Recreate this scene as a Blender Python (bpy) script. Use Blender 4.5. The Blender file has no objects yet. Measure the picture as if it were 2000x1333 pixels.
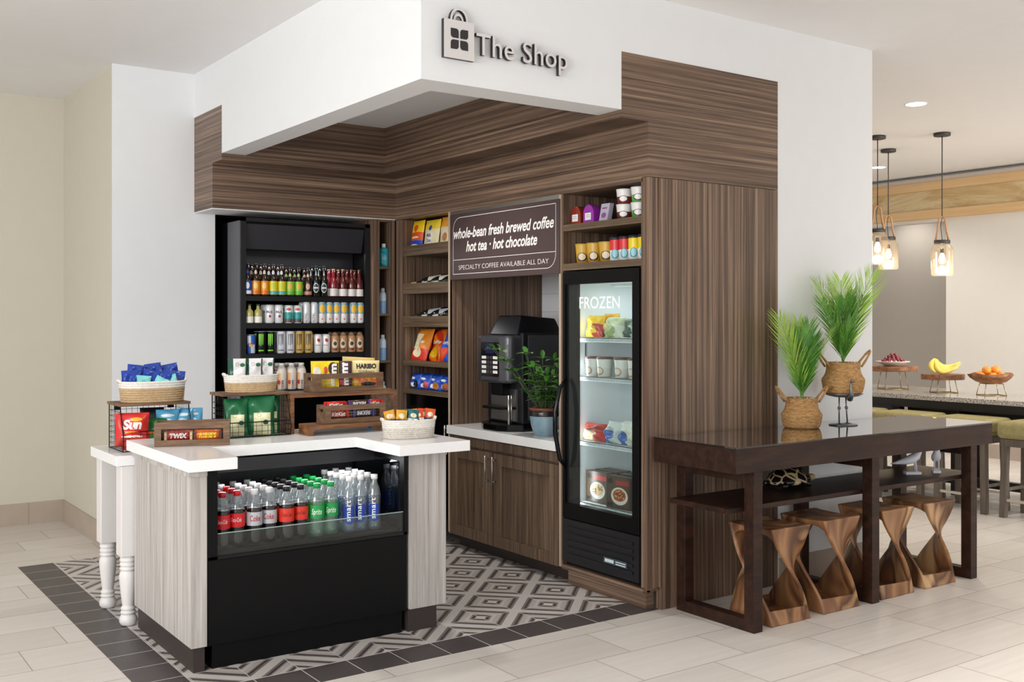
import bpy, bmesh, math, random
from math import sin, cos, pi, radians as R, sqrt, atan2, floor, ceil
from mathutils import Vector, Matrix
random.seed(7)
SC = bpy.context.scene
COL = SC.collection

# ------------------------------------------------------------------ camera
cd = bpy.data.cameras.new('camera'); cam = bpy.data.objects.new('camera', cd); COL.objects.link(cam)
cam.location = (0, 0, 1.5); cam.rotation_euler = (R(90), 0, R(-35.21))
cd.sensor_width = 36; cd.lens = 36 * 2046 / 2000; cd.shift_y = -0.01975
cd.clip_end = 100; SC.camera = cam

# ------------------------------------------------------------------ world, lights, exposure
SC.view_settings.view_transform = 'Standard'; SC.view_settings.look = 'None'
SC.view_settings.gamma = 1; SC.view_settings.use_curve_mapping = False
SC.view_settings.exposure = 0.40
SC.cycles.transparent_max_bounces = 16
w = bpy.data.worlds.new('daylit_lobby'); SC.world = w; w.use_nodes = True
bg = w.node_tree.nodes['Background']; bg.inputs[0].default_value = (0.94, 0.97, 1.0, 1); bg.inputs[1].default_value = 0.80

def area(name, loc, target, sx, sy, power, col=(1, 1, 1), spread=180):
    l = bpy.data.lights.new(name, 'AREA'); l.shape = 'RECTANGLE'; l.size = sx; l.size_y = sy
    l.energy = power; l.color = col; l.spread = R(spread)
    o = bpy.data.objects.new(name, l); COL.objects.link(o); o.location = loc
    o.rotation_euler = (Vector(target) - Vector(loc)).to_track_quat('-Z', 'Y').to_euler()
    return o
area('lobby_fill_light', (-3.0, 1.9, 2.0), (2.3, 4.8, 1.9), 3.4, 1.8, 150, (1, 1, 1))  # added soft fill from the left, no window stands here
area('entrance_fill_light', (0.5, -4.2, 1.9), (2.6, 4.0, 1.3), 6.0, 2.4, 22, (1, 1, 1))  # weak fill added behind the camera, without a window
area('dining_fill_light', (9.2, -2.5, 2.0), (10.2, 6.0, 1.3), 3.0, 2.0, 85, (1, 0.98, 0.95), 75)  # fill added to brighten the dining area, no window built

def spot(name, loc, power, size=100, col=(1, 0.95, 0.88), rad=0.06):
    l = bpy.data.lights.new(name, 'SPOT'); l.energy = power; l.spot_size = R(size); l.spot_blend = 0.7
    l.color = col; l.shadow_soft_size = rad
    o = bpy.data.objects.new(name, l); COL.objects.link(o); o.location = loc
    return o

# ------------------------------------------------------------------ materials
def lin(c):
    if isinstance(c, str):
        c = c.lstrip('#'); c = tuple(int(c[i:i+2], 16) / 255 for i in (0, 2, 4))
    return tuple(x / 12.92 if x <= 0.04045 else ((x + 0.055) / 1.055) ** 2.4 for x in c) + (1,)
MC = {}
def newmat(name):
    m = bpy.data.materials.new(name); m.use_nodes = True
    return m, m.node_tree.nodes, m.node_tree.links, m.node_tree.nodes['Principled BSDF']
def M(col, rough=0.5, metal=0.0, var=0.03, name=None, coat=0.0):
    """plain procedural material with a faint noise variation of the colour"""
    k = (col, rough, metal, var, coat)
    if k in MC: return MC[k]
    m, N, L, b = newmat(name or 'finish_' + str(col).strip('#'))
    b.inputs['Roughness'].default_value = rough; b.inputs['Metallic'].default_value = metal
    b.inputs['Coat Weight'].default_value = coat
    c = lin(col)
    if var > 0:
        tc = N.new('ShaderNodeTexCoord'); nz = N.new('ShaderNodeTexNoise'); nz.inputs['Scale'].default_value = 9
        nz.inputs['Detail'].default_value = 3
        rp = N.new('ShaderNodeValToRGB'); L.new(tc.outputs['Object'], nz.inputs['Vector']); L.new(nz.outputs['Fac'], rp.inputs[0])
        rp.color_ramp.elements[0].position = .3; rp.color_ramp.elements[1].position = .7
        rp.color_ramp.elements[0].color = tuple(x * (1 - var) for x in c[:3]) + (1,)
        rp.color_ramp.elements[1].color = tuple(min(1, x * (1 + var)) for x in c[:3]) + (1,)
        L.new(rp.outputs[0], b.inputs['Base Color'])
    else:
        b.inputs['Base Color'].default_value = c
    MC[k] = m
    return m
def grain(name, stops, scale, rough=0.45, detail=6, nscale=1.0, dist=0.0, bump=0.0, coat=0.0):
    m, N, L, b = newmat(name)
    tc = N.new('ShaderNodeTexCoord'); mp = N.new('ShaderNodeMapping'); mp.inputs['Scale'].default_value = scale
    nz = N.new('ShaderNodeTexNoise'); nz.inputs['Scale'].default_value = nscale; nz.inputs['Detail'].default_value = detail
    nz.inputs['Roughness'].default_value = 0.72; nz.inputs['Distortion'].default_value = dist
    rp = N.new('ShaderNodeValToRGB'); e = rp.color_ramp.elements
    while len(e) < len(stops): e.new(0.5)
    for i, (p, c) in enumerate(stops): e[i].position = p; e[i].color = lin(c)
    L.new(tc.outputs['Object'], mp.inputs[0]); L.new(mp.outputs[0], nz.inputs['Vector']); L.new(nz.outputs['Fac'], rp.inputs[0])
    L.new(rp.outputs[0], b.inputs['Base Color'])
    b.inputs['Roughness'].default_value = rough; b.inputs['Coat Weight'].default_value = coat
    if bump:
        bp = N.new('ShaderNodeBump'); bp.inputs['Strength'].default_value = bump; bp.inputs['Distance'].default_value = .002
        L.new(nz.outputs['Fac'], bp.inputs['Height']); L.new(bp.outputs[0], b.inputs['Normal'])
    return m
WST = [(0.33, '#38291f'), (0.43, '#574538'), (0.51, '#705949'), (0.59, '#89705c'), (0.70, '#b0977e')]
wood_h = grain('walnut_laminate_horizontal', WST, (0.5, 0.5, 60), 0.42)
wood_v = grain('walnut_laminate_vertical', WST, (55, 55, 0.5), 0.42)
wood_c = grain('walnut_cabinet_vertical', [(0.3, '#3a2a20'), (0.45, '#5c4636'), (0.56, '#75604c'), (0.72, '#96806a')], (46, 46, 1.0), 0.42)
shelfw = grain('walnut_shelf', [(0.3, '#46362c'), (0.5, '#67543f'), (0.7, '#85705d')], (1.5, 1.5, 60), 0.45)
ash = grain('grey_ash_laminate', [(0.3, '#8f8984'), (0.45, '#aea8a3'), (0.6, '#c3beb9'), (0.75, '#d3cfca')], (38, 38, 1.0), 0.5)
espresso = grain('espresso_wood', [(0.35, '#20120d'), (0.5, '#2f1b13'), (0.68, '#3f271b')], (3, 20, 20), 0.45)
espresso.node_tree.nodes['Principled BSDF'].inputs['Specular IOR Level'].default_value = .25
crate_w = grain('stained_crate_wood', [(0.3, '#4b3628'), (0.5, '#73563f'), (0.7, '#93745a')], (4, 30, 40), 0.6)
riser_w = grain('riser_wood', [(0.3, '#3f2a1b'), (0.45, '#6b4528'), (0.6, '#96663e'), (0.75, '#b98655')], (3, 25, 30), 0.4, dist=.5)
acacia = grain('acacia_slab', [(0.3, '#5b3520'), (0.5, '#8e5c38'), (0.7, '#b98555')], (6, 16, 16), 0.4)
pale_w = grain('pale_trim_wood', [(0.3, '#d6ae78'), (0.7, '#e4c394')], (1, 1, 30), 0.5)
kick = M('#352c29', 0.5, name='dark_kick'); black = M('#0b0b0c', 0.4, name='black_paint'); black_g = M('#070708', 0.14, name='black_gloss')
black.node_tree.nodes['Principled BSDF'].inputs['Specular IOR Level'].default_value = .15
black_g.node_tree.nodes['Principled BSDF'].inputs['Specular IOR Level'].default_value = .3
darkgrey = M('#3b3b40', 0.45, name='dark_grey_metal'); steel = M('#b9b7b3', 0.3, 1.0, name='brushed_steel')
white_p = M('#eaebec', 0.6, name='white_wall_paint', var=0.008); cream = M('#d0cabb', 0.7, name='warm_wall_paint', var=0.008)
ceil_p = M('#efeeee', 0.8, name='ceiling_paint', var=0.008)
whitebox = M('#e4e0dd', 0.4, name='white_lacquer', var=0.01)
edge_b = M('#b8a48f', 0.5, name='pale_edge_band')

def quartz():
    m, N, L, b = newmat('white_quartz')
    tc = N.new('ShaderNodeTexCoord'); nz = N.new('ShaderNodeTexNoise'); nz.inputs['Scale'].default_value = 160
    rp = N.new('ShaderNodeValToRGB'); e = rp.color_ramp.elements
    e[0].position = .28; e[0].color = lin('#eeeeee'); e[1].position = .42; e[1].color = lin('#f5f5f5')
    L.new(tc.outputs['Object'], nz.inputs[0]); L.new(nz.outputs[0], rp.inputs[0]); L.new(rp.outputs[0], b.inputs['Base Color'])
    b.inputs['Roughness'].default_value = 0.18
    return m
quartz = quartz()
def granite():
    m, N, L, b = newmat('speckled_granite')
    tc = N.new('ShaderNodeTexCoord'); nz = N.new('ShaderNodeTexNoise'); nz.inputs['Scale'].default_value = 75; nz.inputs['Detail'].default_value = 4
    nz.inputs['Roughness'].default_value = .8
    rp = N.new('ShaderNodeValToRGB'); e = rp.color_ramp.elements
    e[0].position = .40; e[0].color = lin('#4c4744'); e[1].position = .47; e[1].color = lin('#a59d96'); x = e.new(.6); x.color = lin('#dcd7d1')
    L.new(tc.outputs['Object'], nz.inputs[0]); L.new(nz.outputs[0], rp.inputs[0]); L.new(rp.outputs[0], b.inputs['Base Color'])
    b.inputs['Roughness'].default_value = 0.1
    return m
granite = granite()
class NG:
    """tiny helper to write node maths"""
    def __init__(s, N, L): s.N, s.L = N, L
    def m(s, op, a, b=None, c=None):
        n = s.N.new('ShaderNodeMath'); n.operation = op
        for i, v in enumerate((a, b, c)):
            if v is None: continue
            if hasattr(v, 'is_linked') or hasattr(v, 'links'): s.L.new(v, n.inputs[i])
            else: n.inputs[i].default_value = v
        return n.outputs[0]
    def mix(s, f, a, b):
        n = s.N.new('ShaderNodeMix'); n.data_type = 'RGBA'
        for i, v in ((0, f), (6, a), (7, b)):
            if hasattr(v, 'links'): s.L.new(v, n.inputs[i])
            else: n.inputs[i].default_value = v
        return n.outputs[2]
def floor_mat():
    m, N, L, b = newmat('beige_plank_tile'); g = NG(N, L)
    geo = N.new('ShaderNodeNewGeometry'); sp = N.new('ShaderNodeSeparateXYZ'); L.new(geo.outputs['Position'], sp.inputs[0])
    row = g.m('DIVIDE', g.m('SUBTRACT', sp.outputs[1], 2.93), .3195); r = g.m('FLOOR', row)
    u = g.m('SUBTRACT', g.m('DIVIDE', g.m('SUBTRACT', sp.outputs[0], 3.38), .622), g.m('MULTIPLY', r, .338)); c = g.m('FLOOR', u)
    du = g.m('MULTIPLY', g.m('MINIMUM', g.m('FRACT', u), g.m('SUBTRACT', 1, g.m('FRACT', u))), .622)
    dv = g.m('MULTIPLY', g.m('MINIMUM', g.m('FRACT', row), g.m('SUBTRACT', 1, g.m('FRACT', row))), .3195)
    grout = g.m('LESS_THAN', g.m('MINIMUM', du, dv), .0022)
    cv = N.new('ShaderNodeCombineXYZ'); L.new(c, cv.inputs[0]); L.new(r, cv.inputs[1])
    wn = N.new('ShaderNodeTexWhiteNoise'); L.new(cv.outputs[0], wn.inputs['Vector'])
    mp = N.new('ShaderNodeMapping'); mp.inputs['Scale'].default_value = (1.6, 26, 1); 
    add = N.new('ShaderNodeVectorMath'); add.operation = 'ADD'; L.new(geo.outputs['Position'], add.inputs[0]); L.new(wn.outputs['Color'], add.inputs[1])
    L.new(add.outputs[0], mp.inputs[0]); nz = N.new('ShaderNodeTexNoise'); nz.inputs['Scale'].default_value = 1.3; nz.inputs['Detail'].default_value = 5
    L.new(mp.outputs[0], nz.inputs[0])
    f = g.m('ADD', g.m('MULTIPLY', wn.outputs['Value'], .55), g.m('MULTIPLY', nz.outputs[0], .8))
    col = g.mix(g.m('SUBTRACT', f, .15), lin('#c9c1b9'), lin('#e2dcd5'))
    col = g.mix(grout, col, lin('#958b81'))
    L.new(col, b.inputs['Base Color']); b.inputs['Roughness'].default_value = .38
    return m
def mosaic_mat():
    m, N, L, b = newmat('patterned_cement_tile'); g = NG(N, L)
    geo = N.new('ShaderNodeNewGeometry'); sp = N.new('ShaderNodeSeparateXYZ'); L.new(geo.outputs['Position'], sp.inputs[0])
    p = g.m('DIVIDE', g.m('SUBTRACT', sp.outputs[0], 3.349), .2135); q = g.m('DIVIDE', g.m('SUBTRACT', sp.outputs[1], 4.415), .2115)
    a = g.m('MULTIPLY', g.m('ADD', p, q), .5); c = g.m('MULTIPLY', g.m('SUBTRACT', p, q), .5)
    def near(v): return g.m('ABSOLUTE', g.m('SUBTRACT', g.m('FRACT', g.m('ADD', v, .5)), .5))
    d = g.m('MULTIPLY', g.m('MAXIMUM', near(a), near(c)), 2)
    rp = N.new('ShaderNodeValToRGB'); rp.color_ramp.interpolation = 'CONSTANT'; e = rp.color_ramp.elements
    st = [(0, '#c9c3be'), (.16, '#6d6561'), (.20, '#4d4644'), (.28, '#8d8581'), (.34, '#c6bfba'), (.46, '#b7b0ab'), (.62, '#8a827e'), (.67, '#4d4644'), (.76, '#7d7571'), (.84, '#c9c3be')]
    while len(e) < len(st): e.new(.5)
    for i, (pp, cc) in enumerate(st): e[i].position = pp; e[i].color = lin(cc)
    L.new(d, rp.inputs[0])
    bord = g.m('MAXIMUM', g.m('LESS_THAN', sp.outputs[1], 4.2), g.m('LESS_THAN', sp.outputs[0], 1.42))
    nz = N.new('ShaderNodeTexNoise'); nz.inputs['Scale'].default_value = 3; L.new(geo.outputs['Position'], nz.inputs[0])
    dark = g.mix(nz.outputs[0], lin('#3f3a3a'), lin('#575050'))
    col = g.mix(bord, rp.outputs[0], dark)
    gr = g.m('MULTIPLY', g.m('MINIMUM', near(p), near(q)), .2135)
    fb = g.m('LESS_THAN', sp.outputs[1], 4.2); lb = g.m('MULTIPLY', g.m('LESS_THAN', sp.outputs[0], 1.42), g.m('SUBTRACT', 1, fb))
    gp = g.m('MULTIPLY', near(p), .2135); gq = g.m('MULTIPLY', near(q), .2135)
    gsel = g.m('ADD', g.m('MULTIPLY', fb, gp), g.m('ADD', g.m('MULTIPLY', lb, gq), g.m('MULTIPLY', g.m('SUBTRACT', 1, g.m('MAXIMUM', fb, lb)), gr)))
    eb = g.m('MINIMUM', g.m('ABSOLUTE', g.m('SUBTRACT', sp.outputs[1], 4.2)), g.m('ABSOLUTE', g.m('SUBTRACT', sp.outputs[0], 1.42)))
    gsel = g.m('MINIMUM', gsel, eb)
    col = g.mix(g.m('LESS_THAN', gsel, .0022), col, lin('#cfcac6'))
    L.new(col, b.inputs['Base Color']); b.inputs['Roughness'].default_value = .42
    return m
def baseb_mat():
    m, N, L, b = newmat('beige_tile_baseboard'); g = NG(N, L)
    geo = N.new('ShaderNodeNewGeometry'); sp = N.new('ShaderNodeSeparateXYZ'); L.new(geo.outputs['Position'], sp.inputs[0])
    s = g.m('DIVIDE', g.m('ADD', sp.outputs[0], sp.outputs[1]), .62); fr = g.m('FRACT', s)
    nz = N.new('ShaderNodeTexNoise'); nz.inputs['Scale'].default_value = 5; L.new(geo.outputs['Position'], nz.inputs[0])
    col = g.mix(nz.outputs[0], lin('#a9998a'), lin('#bfb1a3'))
    col = g.mix(g.m('LESS_THAN', fr, .006), col, lin('#8d7c6c'))
    L.new(col, b.inputs['Base Color']); b.inputs['Roughness'].default_value = .45
    return m
def clear(name, tint, gloss=0.12, rough=0.03, alpha=0.85):
    """thin clear plastic or glass: mostly see-through with sharp reflections"""
    m = bpy.data.materials.new(name); m.use_nodes = True; N = m.node_tree.nodes; L = m.node_tree.links; N.clear()
    o = N.new('ShaderNodeOutputMaterial'); t = N.new('ShaderNodeBsdfTransparent'); t.inputs[0].default_value = lin(tint)
    gl = N.new('ShaderNodeBsdfGlossy'); gl.inputs['Roughness'].default_value = rough
    df = N.new('ShaderNodeBsdfDiffuse'); df.inputs[0].default_value = lin(tint)
    lw = N.new('ShaderNodeLayerWeight'); lw.inputs[0].default_value = .5
    pw = N.new('ShaderNodeMath'); pw.operation = 'POWER'; pw.inputs[1].default_value = 4.5; L.new(lw.outputs['Facing'], pw.inputs[0])
    mt = N.new('ShaderNodeMath'); mt.operation = 'MULTIPLY_ADD'; mt.inputs[1].default_value = .7; mt.inputs[2].default_value = gloss; L.new(pw.outputs[0], mt.inputs[0])
    m1 = N.new('ShaderNodeMixShader'); m1.inputs[0].default_value = 1 - alpha; L.new(t.outputs[0], m1.inputs[1]); L.new(df.outputs[0], m1.inputs[2])
    m2 = N.new('ShaderNodeMixShader'); L.new(mt.outputs[0], m2.inputs[0]); L.new(m1.outputs[0], m2.inputs[1]); L.new(gl.outputs[0], m2.inputs[2])
    L.new(m2.outputs[0], o.inputs[0])
    return m
def emit(name, col, s):
    m = bpy.data.materials.new(name); m.use_nodes = True; N = m.node_tree.nodes; L = m.node_tree.links; N.clear()
    o = N.new('ShaderNodeOutputMaterial'); e = N.new('ShaderNodeEmission'); e.inputs[0].default_value = lin(col); e.inputs[1].default_value = s
    L.new(e.outputs[0], o.inputs[0]); return m
pet = clear('clear_bottle_plastic', '#e9eef0', .10, .06, .90)
pane = clear('cooler_glass', '#eef4f3', .02, .01, .99)
jar_g = clear('pendant_jar_glass', '#f9f0e2', .08, .05, .93)
amber_b = M('#2a1408', .08, coat=.5, name='amber_beer_glass')

# ------------------------------------------------------------------ mesh builder
class Plane:
    """decal surface: s along right, t along up, lifted along the normal"""
    def __init__(s, o, r, u): s.o, s.r, s.u = Vector(o), Vector(r).normalized(), Vector(u).normalized(); s.n = s.r.cross(s.u)
    def __call__(s, a, b, off): return s.o + s.r * a + s.u * b + s.n * off
class Cyl:
    def __init__(s, rad, z0=0, ang=0): s.rad, s.z0, s.ang = rad, z0, ang
    def __call__(s, a, b, off):
        th = a / s.rad + s.ang; r = s.rad(b) if callable(s.rad) else s.rad + off
        return Vector((sin(th) * r, -cos(th) * r, s.z0 + b))
class Cone:
    def __init__(s, r0, r1, h): s.r0, s.r1, s.h = r0, r1, h
    def __call__(s, a, b, off):
        r = s.r0 + (s.r1 - s.r0) * b / s.h; th = a / r; r += off
        return Vector((sin(th) * r, -cos(th) * r, b))
TXT = {}
def text2d(s, bold=0.0, shear=0.0, space=1.0):
    k = (s, bold, shear, space)
    if k in TXT: return TXT[k]
    cu = bpy.data.curves.new('t', 'FONT'); cu.body = s; cu.size = 1; cu.offset = bold; cu.shear = shear; cu.space_character = space
    cu.resolution_u = 4
    o = bpy.data.objects.new('t', cu); me = bpy.data.meshes.new_from_object(o)
    bm = bmesh.new(); bm.from_mesh(me); bmesh.ops.triangulate(bm, faces=bm.faces)
    bmesh.ops.subdivide_edges(bm, edges=[e for e in bm.edges if e.calc_length() > .3], cuts=1); bmesh.ops.triangulate(bm, faces=bm.faces)
    bm.verts.ensure_lookup_table()
    vs = [(v.co.x, v.co.y) for v in bm.verts]; fs = []
    for f in bm.faces:
        ids = [v.index for v in f.verts]
        if f.normal.z < 0: ids.reverse()
        fs.append(ids)
    bm.free(); bpy.data.objects.remove(o); bpy.data.curves.remove(cu); bpy.data.meshes.remove(me)
    x0 = min(v[0] for v in vs); x1 = max(v[0] for v in vs); h = 0.7
    vs = [((x - (x0 + x1) / 2) / h, y / h) for x, y in vs]
    TXT[k] = (vs, fs, (x1 - x0) / h)
    return TXT[k]
class MB:
    def __init__(s): s.v, s.f, s.i, s.sm = [], [], [], []
    def add(s, vs, fs, mi=0, smooth=False):
        n = len(s.v); s.v += [tuple(v) for v in vs]
        for k, f in enumerate(fs):
            s.f.append([n + a for a in f]); s.i.append(mi[k] if isinstance(mi, list) else mi); s.sm.append(smooth)
        return s
    def box(s, x0, x1, y0, y1, z0, z1, mi=0, rot=None):
        vs = [(x, y, z) for z in (z0, z1) for y in (y0, y1) for x in (x0, x1)]
        if rot: vs = [rot @ Vector(v) for v in vs]
        return s.add(vs, [(0, 2, 3, 1), (4, 5, 7, 6), (0, 1, 5, 4), (2, 6, 7, 3), (0, 4, 6, 2), (1, 3, 7, 5)], mi)
    def lathe(s, prof, n=24, c=(0, 0, 0), mi=0, sx=1, sy=1, smooth=True, caps=True, power=None):
        """prof: (radius, z[, material]) ; sx, sy squash the ring, power > 2 squares it off"""
        vs, fs, ms = [], [], []
        for p in prof:
            for k in range(n):
                a = 2 * pi * k / n; ca, sa = cos(a), sin(a); q = 1
                if power: q = 1 / (abs(ca) ** power + abs(sa) ** power) ** (1 / power)
                vs.append((c[0] + p[0] * q * ca * sx, c[1] + p[0] * q * sa * sy, c[2] + p[1]))
        for j in range(len(prof) - 1):
            for k in range(n):
                a, b = j * n + k, j * n + (k + 1) % n
                fs.append((a, b, b + n, a + n)); ms.append(prof[j][2] if len(prof[j]) > 2 else mi)
        if caps:
            fs.append(tuple(reversed(range(n)))); ms.append(ms[0]); m = (len(prof) - 1) * n
            fs.append(tuple(range(m, m + n))); ms.append(ms[-2] if len(ms) > 1 else mi)
        return s.add(vs, fs, ms, smooth)
    def tube(s, pts, r, n=8, mi=0, closed=False):
        pts = [Vector(p) for p in pts]; m = len(pts); rr = r if isinstance(r, (list, tuple)) else [r] * m
        vs, fs = [], []; up = None
        for j, p in enumerate(pts):
            if closed: d = pts[(j + 1) % m] - pts[j - 1]
            else: d = pts[min(j + 1, m - 1)] - pts[max(j - 1, 0)]
            d.normalize()
            if up is None: up = Vector((0, 0, 1)) if abs(d.z) < .9 else Vector((1, 0, 0))
            a = d.cross(up).normalized(); b = a.cross(d).normalized(); up = b
            for k in range(n):
                t = 2 * pi * k / n; vs.append(p + a * (cos(t) * rr[j]) + b * (sin(t) * rr[j]))
        for j in range(m if closed else m - 1):
            for k in range(n):
                a, b = j * n + k, j * n + (k + 1) % n; c, d = ((j + 1) % m) * n + (k + 1) % n, ((j + 1) % m) * n + k
                fs.append((a, d, c, b))
        if not closed: fs.append(tuple(range(n))); fs.append(tuple(reversed(range((m - 1) * n, m * n))))
        return s.add(vs, fs, mi, True)
    def ball(s, c, r, n=12, m=8, mi=0, sx=1, sy=1, sz=1):
        return s.lathe([(max(1e-4, r * sin(pi * j / m)), -r * cos(pi * j / m) * sz) for j in range(m + 1)], n, c, mi, sx, sy, True, False)
    def prism(s, pts, fn, d0, d1, mi=0, mi_side=None):
        """2D outline (counter-clockwise) lifted from d0 to d1 over a decal surface"""
        n = len(pts); vs = [fn(a, b, d0) for a, b in pts] + [fn(a, b, d1) for a, b in pts]
        fs = [tuple(reversed(range(n))), tuple(range(n, 2 * n))] + [(k, (k + 1) % n, n + (k + 1) % n, n + k) for k in range(n)]
        return s.add(vs, fs, [mi, mi] + [mi if mi_side is None else mi_side] * n)
    def patch(s, fn, a0, a1, b0, b1, off=.0006, mi=0, na=6, nb=1, smooth=True):
        vs = [fn(a0 + (a1 - a0) * i / na, b0 + (b1 - b0) * j / nb, off) for j in range(nb + 1) for i in range(na + 1)]
        fs = [(j * (na + 1) + i, j * (na + 1) + i + 1, (j + 1) * (na + 1) + i + 1, (j + 1) * (na + 1) + i) for j in range(nb) for i in range(na)]
        return s.add(vs, fs, mi, smooth)
    def disc(s, fn, a, b, ra, rb, off=.0007, mi=0, n=16, ring=None, rot=0):
        vs, fs = [], []
        lv = [ring, 1] if ring else [0, .3, .6, .82, 1]; m = len(lv)
        for q in lv:
            for k in range(n):
                t = 2 * pi * k / n; x, y = ra * q * cos(t), rb * q * sin(t)
                vs.append(fn(a + x * cos(rot) - y * sin(rot), b + x * sin(rot) + y * cos(rot), off))
        for j in range(m - 1):
            for k in range(n): fs.append((j * n + k, (j + 1) * n + k, (j + 1) * n + (k + 1) % n, j * n + (k + 1) % n))
        return s.add(vs, fs, mi, True)
    def poly(s, fn, pts, off=.0008, mi=0):
        return s.add([fn(a, b, off) for a, b in pts], [tuple(range(len(pts)))], mi)
    def text(s, fn, st, a, b, h, mi=0, w=None, bold=0.0, shear=0.0, off=.001, space=1.0, vert=False, depth=None, mi_side=None):
        vs, fs, tw = text2d(st, bold, shear, space); kx = h if w is None else w / tw
        P = [(x * kx, y * h) for x, y in vs]
        if vert: P = [(-y, x) for x, y in P]
        if depth is None:
            return s.add([fn(a + x, b + y, off) for x, y in P], fs, mi)
        n = len(P); edges = {}
        for f in fs:
            for k in range(len(f)):
                e = (f[k], f[(k + 1) % len(f)]); edges[e] = 1
        top = [list(x + n for x in f) for f in fs]; bot = [list(reversed(f)) for f in fs]
        side = [(e[0], e[1], e[1] + n, e[0] + n) for e in edges if (e[1], e[0]) not in edges]
        return s.add([fn(a + x, b + y, off) for x, y in P] + [fn(a + x, b + y, off + depth) for x, y in P],
                     top + bot + side, [mi] * len(top) + [mi_side if mi_side is not None else mi] * (len(bot) + len(side)))
    def build(s, name, mats, parent=None, loc=None, rot=None, bevel=0, seg=2, **props):
        me = bpy.data.meshes.new(name); me.from_pydata(s.v, [], s.f); me.validate(clean_customdata=False)
        if not isinstance(mats, (list, tuple)): mats = [mats]
        for m in mats: me.materials.append(m)
        if len(me.polygons) == len(s.i):
            me.polygons.foreach_set('material_index', s.i); me.polygons.foreach_set('use_smooth', s.sm)
        me.update()
        o = bpy.data.objects.new(name, me); COL.objects.link(o)
        if parent: o.parent = parent
        if loc: o.location = loc
        if rot: o.rotation_euler = rot
        if bevel:
            b = o.modifiers.new('bevel', 'BEVEL'); b.width = bevel; b.segments = seg; b.limit_method = 'ANGLE'
        for k, v in props.items(): o[k] = v
        return o
def tag(o, label, cat, group=None, kind=None):
    o['label'] = label; o['category'] = cat
    if group: o['group'] = group
    if kind: o['kind'] = kind
    return o
def thing(name, label, cat, loc=(0, 0, 0), rz=0, group=None):
    o = bpy.data.objects.new(name, None); COL.objects.link(o); o.location = loc; o.rotation_euler = (0, 0, rz)
    o.empty_display_size = .05
    return tag(o, label, cat, group)
def struct(name, mb, mats, **k):
    o = mb.build(name, mats, **k); o['kind'] = 'structure'; return o
def dup(root, loc, rz=None, label=None, rot=None):
    r = root.copy(); COL.objects.link(r); r.location = loc
    if rz is not None: r.rotation_euler = (0, 0, rz)
    if rot is not None: r.rotation_euler = rot
    if label: r['label'] = label
    for c in list(root.children):
        k = c.copy(); COL.objects.link(k); k.parent = r
        for g in c.children:
            q = g.copy(); COL.objects.link(q); q.parent = k
    return r
def bx(*a, mi=0): return MB().box(*a, mi=mi)

# ================================================================== ROOM
CZ = 3.165
fl = MB(); X0, X1, Y0, Y1 = 1.217, 3.80, 4.005, 6.94
for a in ((-7, 14, -6, Y0), (-7, 14, Y1, 14), (-7, X0, Y0, Y1), (X1, 14, Y0, Y1)): fl.box(a[0], a[1], a[2], a[3], -.05, 0)
struct('floor', fl, floor_mat())
struct('floor_mosaic', bx(X0, X1, Y0, Y1, -.05, 0), mosaic_mat())
struct('ceiling', bx(-7, 14, -6, 14, CZ, CZ + .1), ceil_p)
bbm = baseb_mat()
struct('wall_alcove_back', bx(-7, 1.79, 8.39, 8.5, 0, CZ), cream)
wp = MB(); wp.box(1.79, 2.47, 7.02, 8.5, 0, CZ); wp.i[4] = 1
struct('wall_left_pier', wp, [white_p, cream])
struct('baseboard_alcove', bx(-7, 1.778, 8.378, 8.39, 0, .155), bbm)
struct('baseboard_pier', bx(1.778, 1.79, 7.02, 8.39, 0, .155), bbm)
struct('baseboard_left', bx(1.778, 2.47, 7.008, 7.02, 0, .155), bbm)
struct('wall_shop_back', bx(2.47, 4.66, 7.45, 7.55, 0, CZ), black)
# white soffit box above the shop
so = MB()
so.box(2.327, 2.483, 3.99, 6.49, 2.565, CZ).box(2.483, 3.49, 3.99, 4.175, 2.565, CZ)
so.box(2.327, 3.49, 6.49, 7.02, 2.872, CZ)
so.box(2.483, 3.49, 4.175, 6.49, 2.845, 2.9)
so.box(3.49, 4.66, 3.99, 7.02, 2.857, CZ)
struct('wall_soffit', so, white_p)
struct('wall_column', bx(4.66, 5.53, 3.99, 7.45, 0, CZ), white_p)
struct('baseboard_column', bx(4.66, 5.542, 3.978, 3.99, 0, .15), bbm)
# walnut laminate fascias
struct('trim_1', MB().box(2.327, 3.67, 6.49, 7.02, 2.525, 2.872), wood_h)
struct('trim_2', MB().box(2.327, 3.67, 6.662, 7.02, 2.232, 2.525).box(2.47, 3.67, 7.02, 7.45, 2.232, 2.872), wood_h)
struct('trim_3', bx(2.327, 3.67, 6.662, 7.02, 2.226, 2.232), white_p)
struct('trim_4', MB().box(3.49, 4.66, 3.988, 6.49, 2.525, 2.857).box(3.67, 4.66, 3.988, 6.662, 2.243, 2.525).box(3.67, 4.66, 4.04, 6.662, 2.222, 2.243), wood_h)
struct('trim_5', MB().box(3.744, 4.66, 3.988, 4.03, .12, 2.240).box(3.765, 4.66, 3.988, 4.03, 0, .12), wood_v)
struct('trim_6', MB().box(3.67, 3.741, 3.991, 4.03, .12, 2.240), shelfw if False else wood_v)
struct('trim_7', MB().box(3.765, 3.785, 4.03, 5.935, 0, .09), kick)
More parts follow.
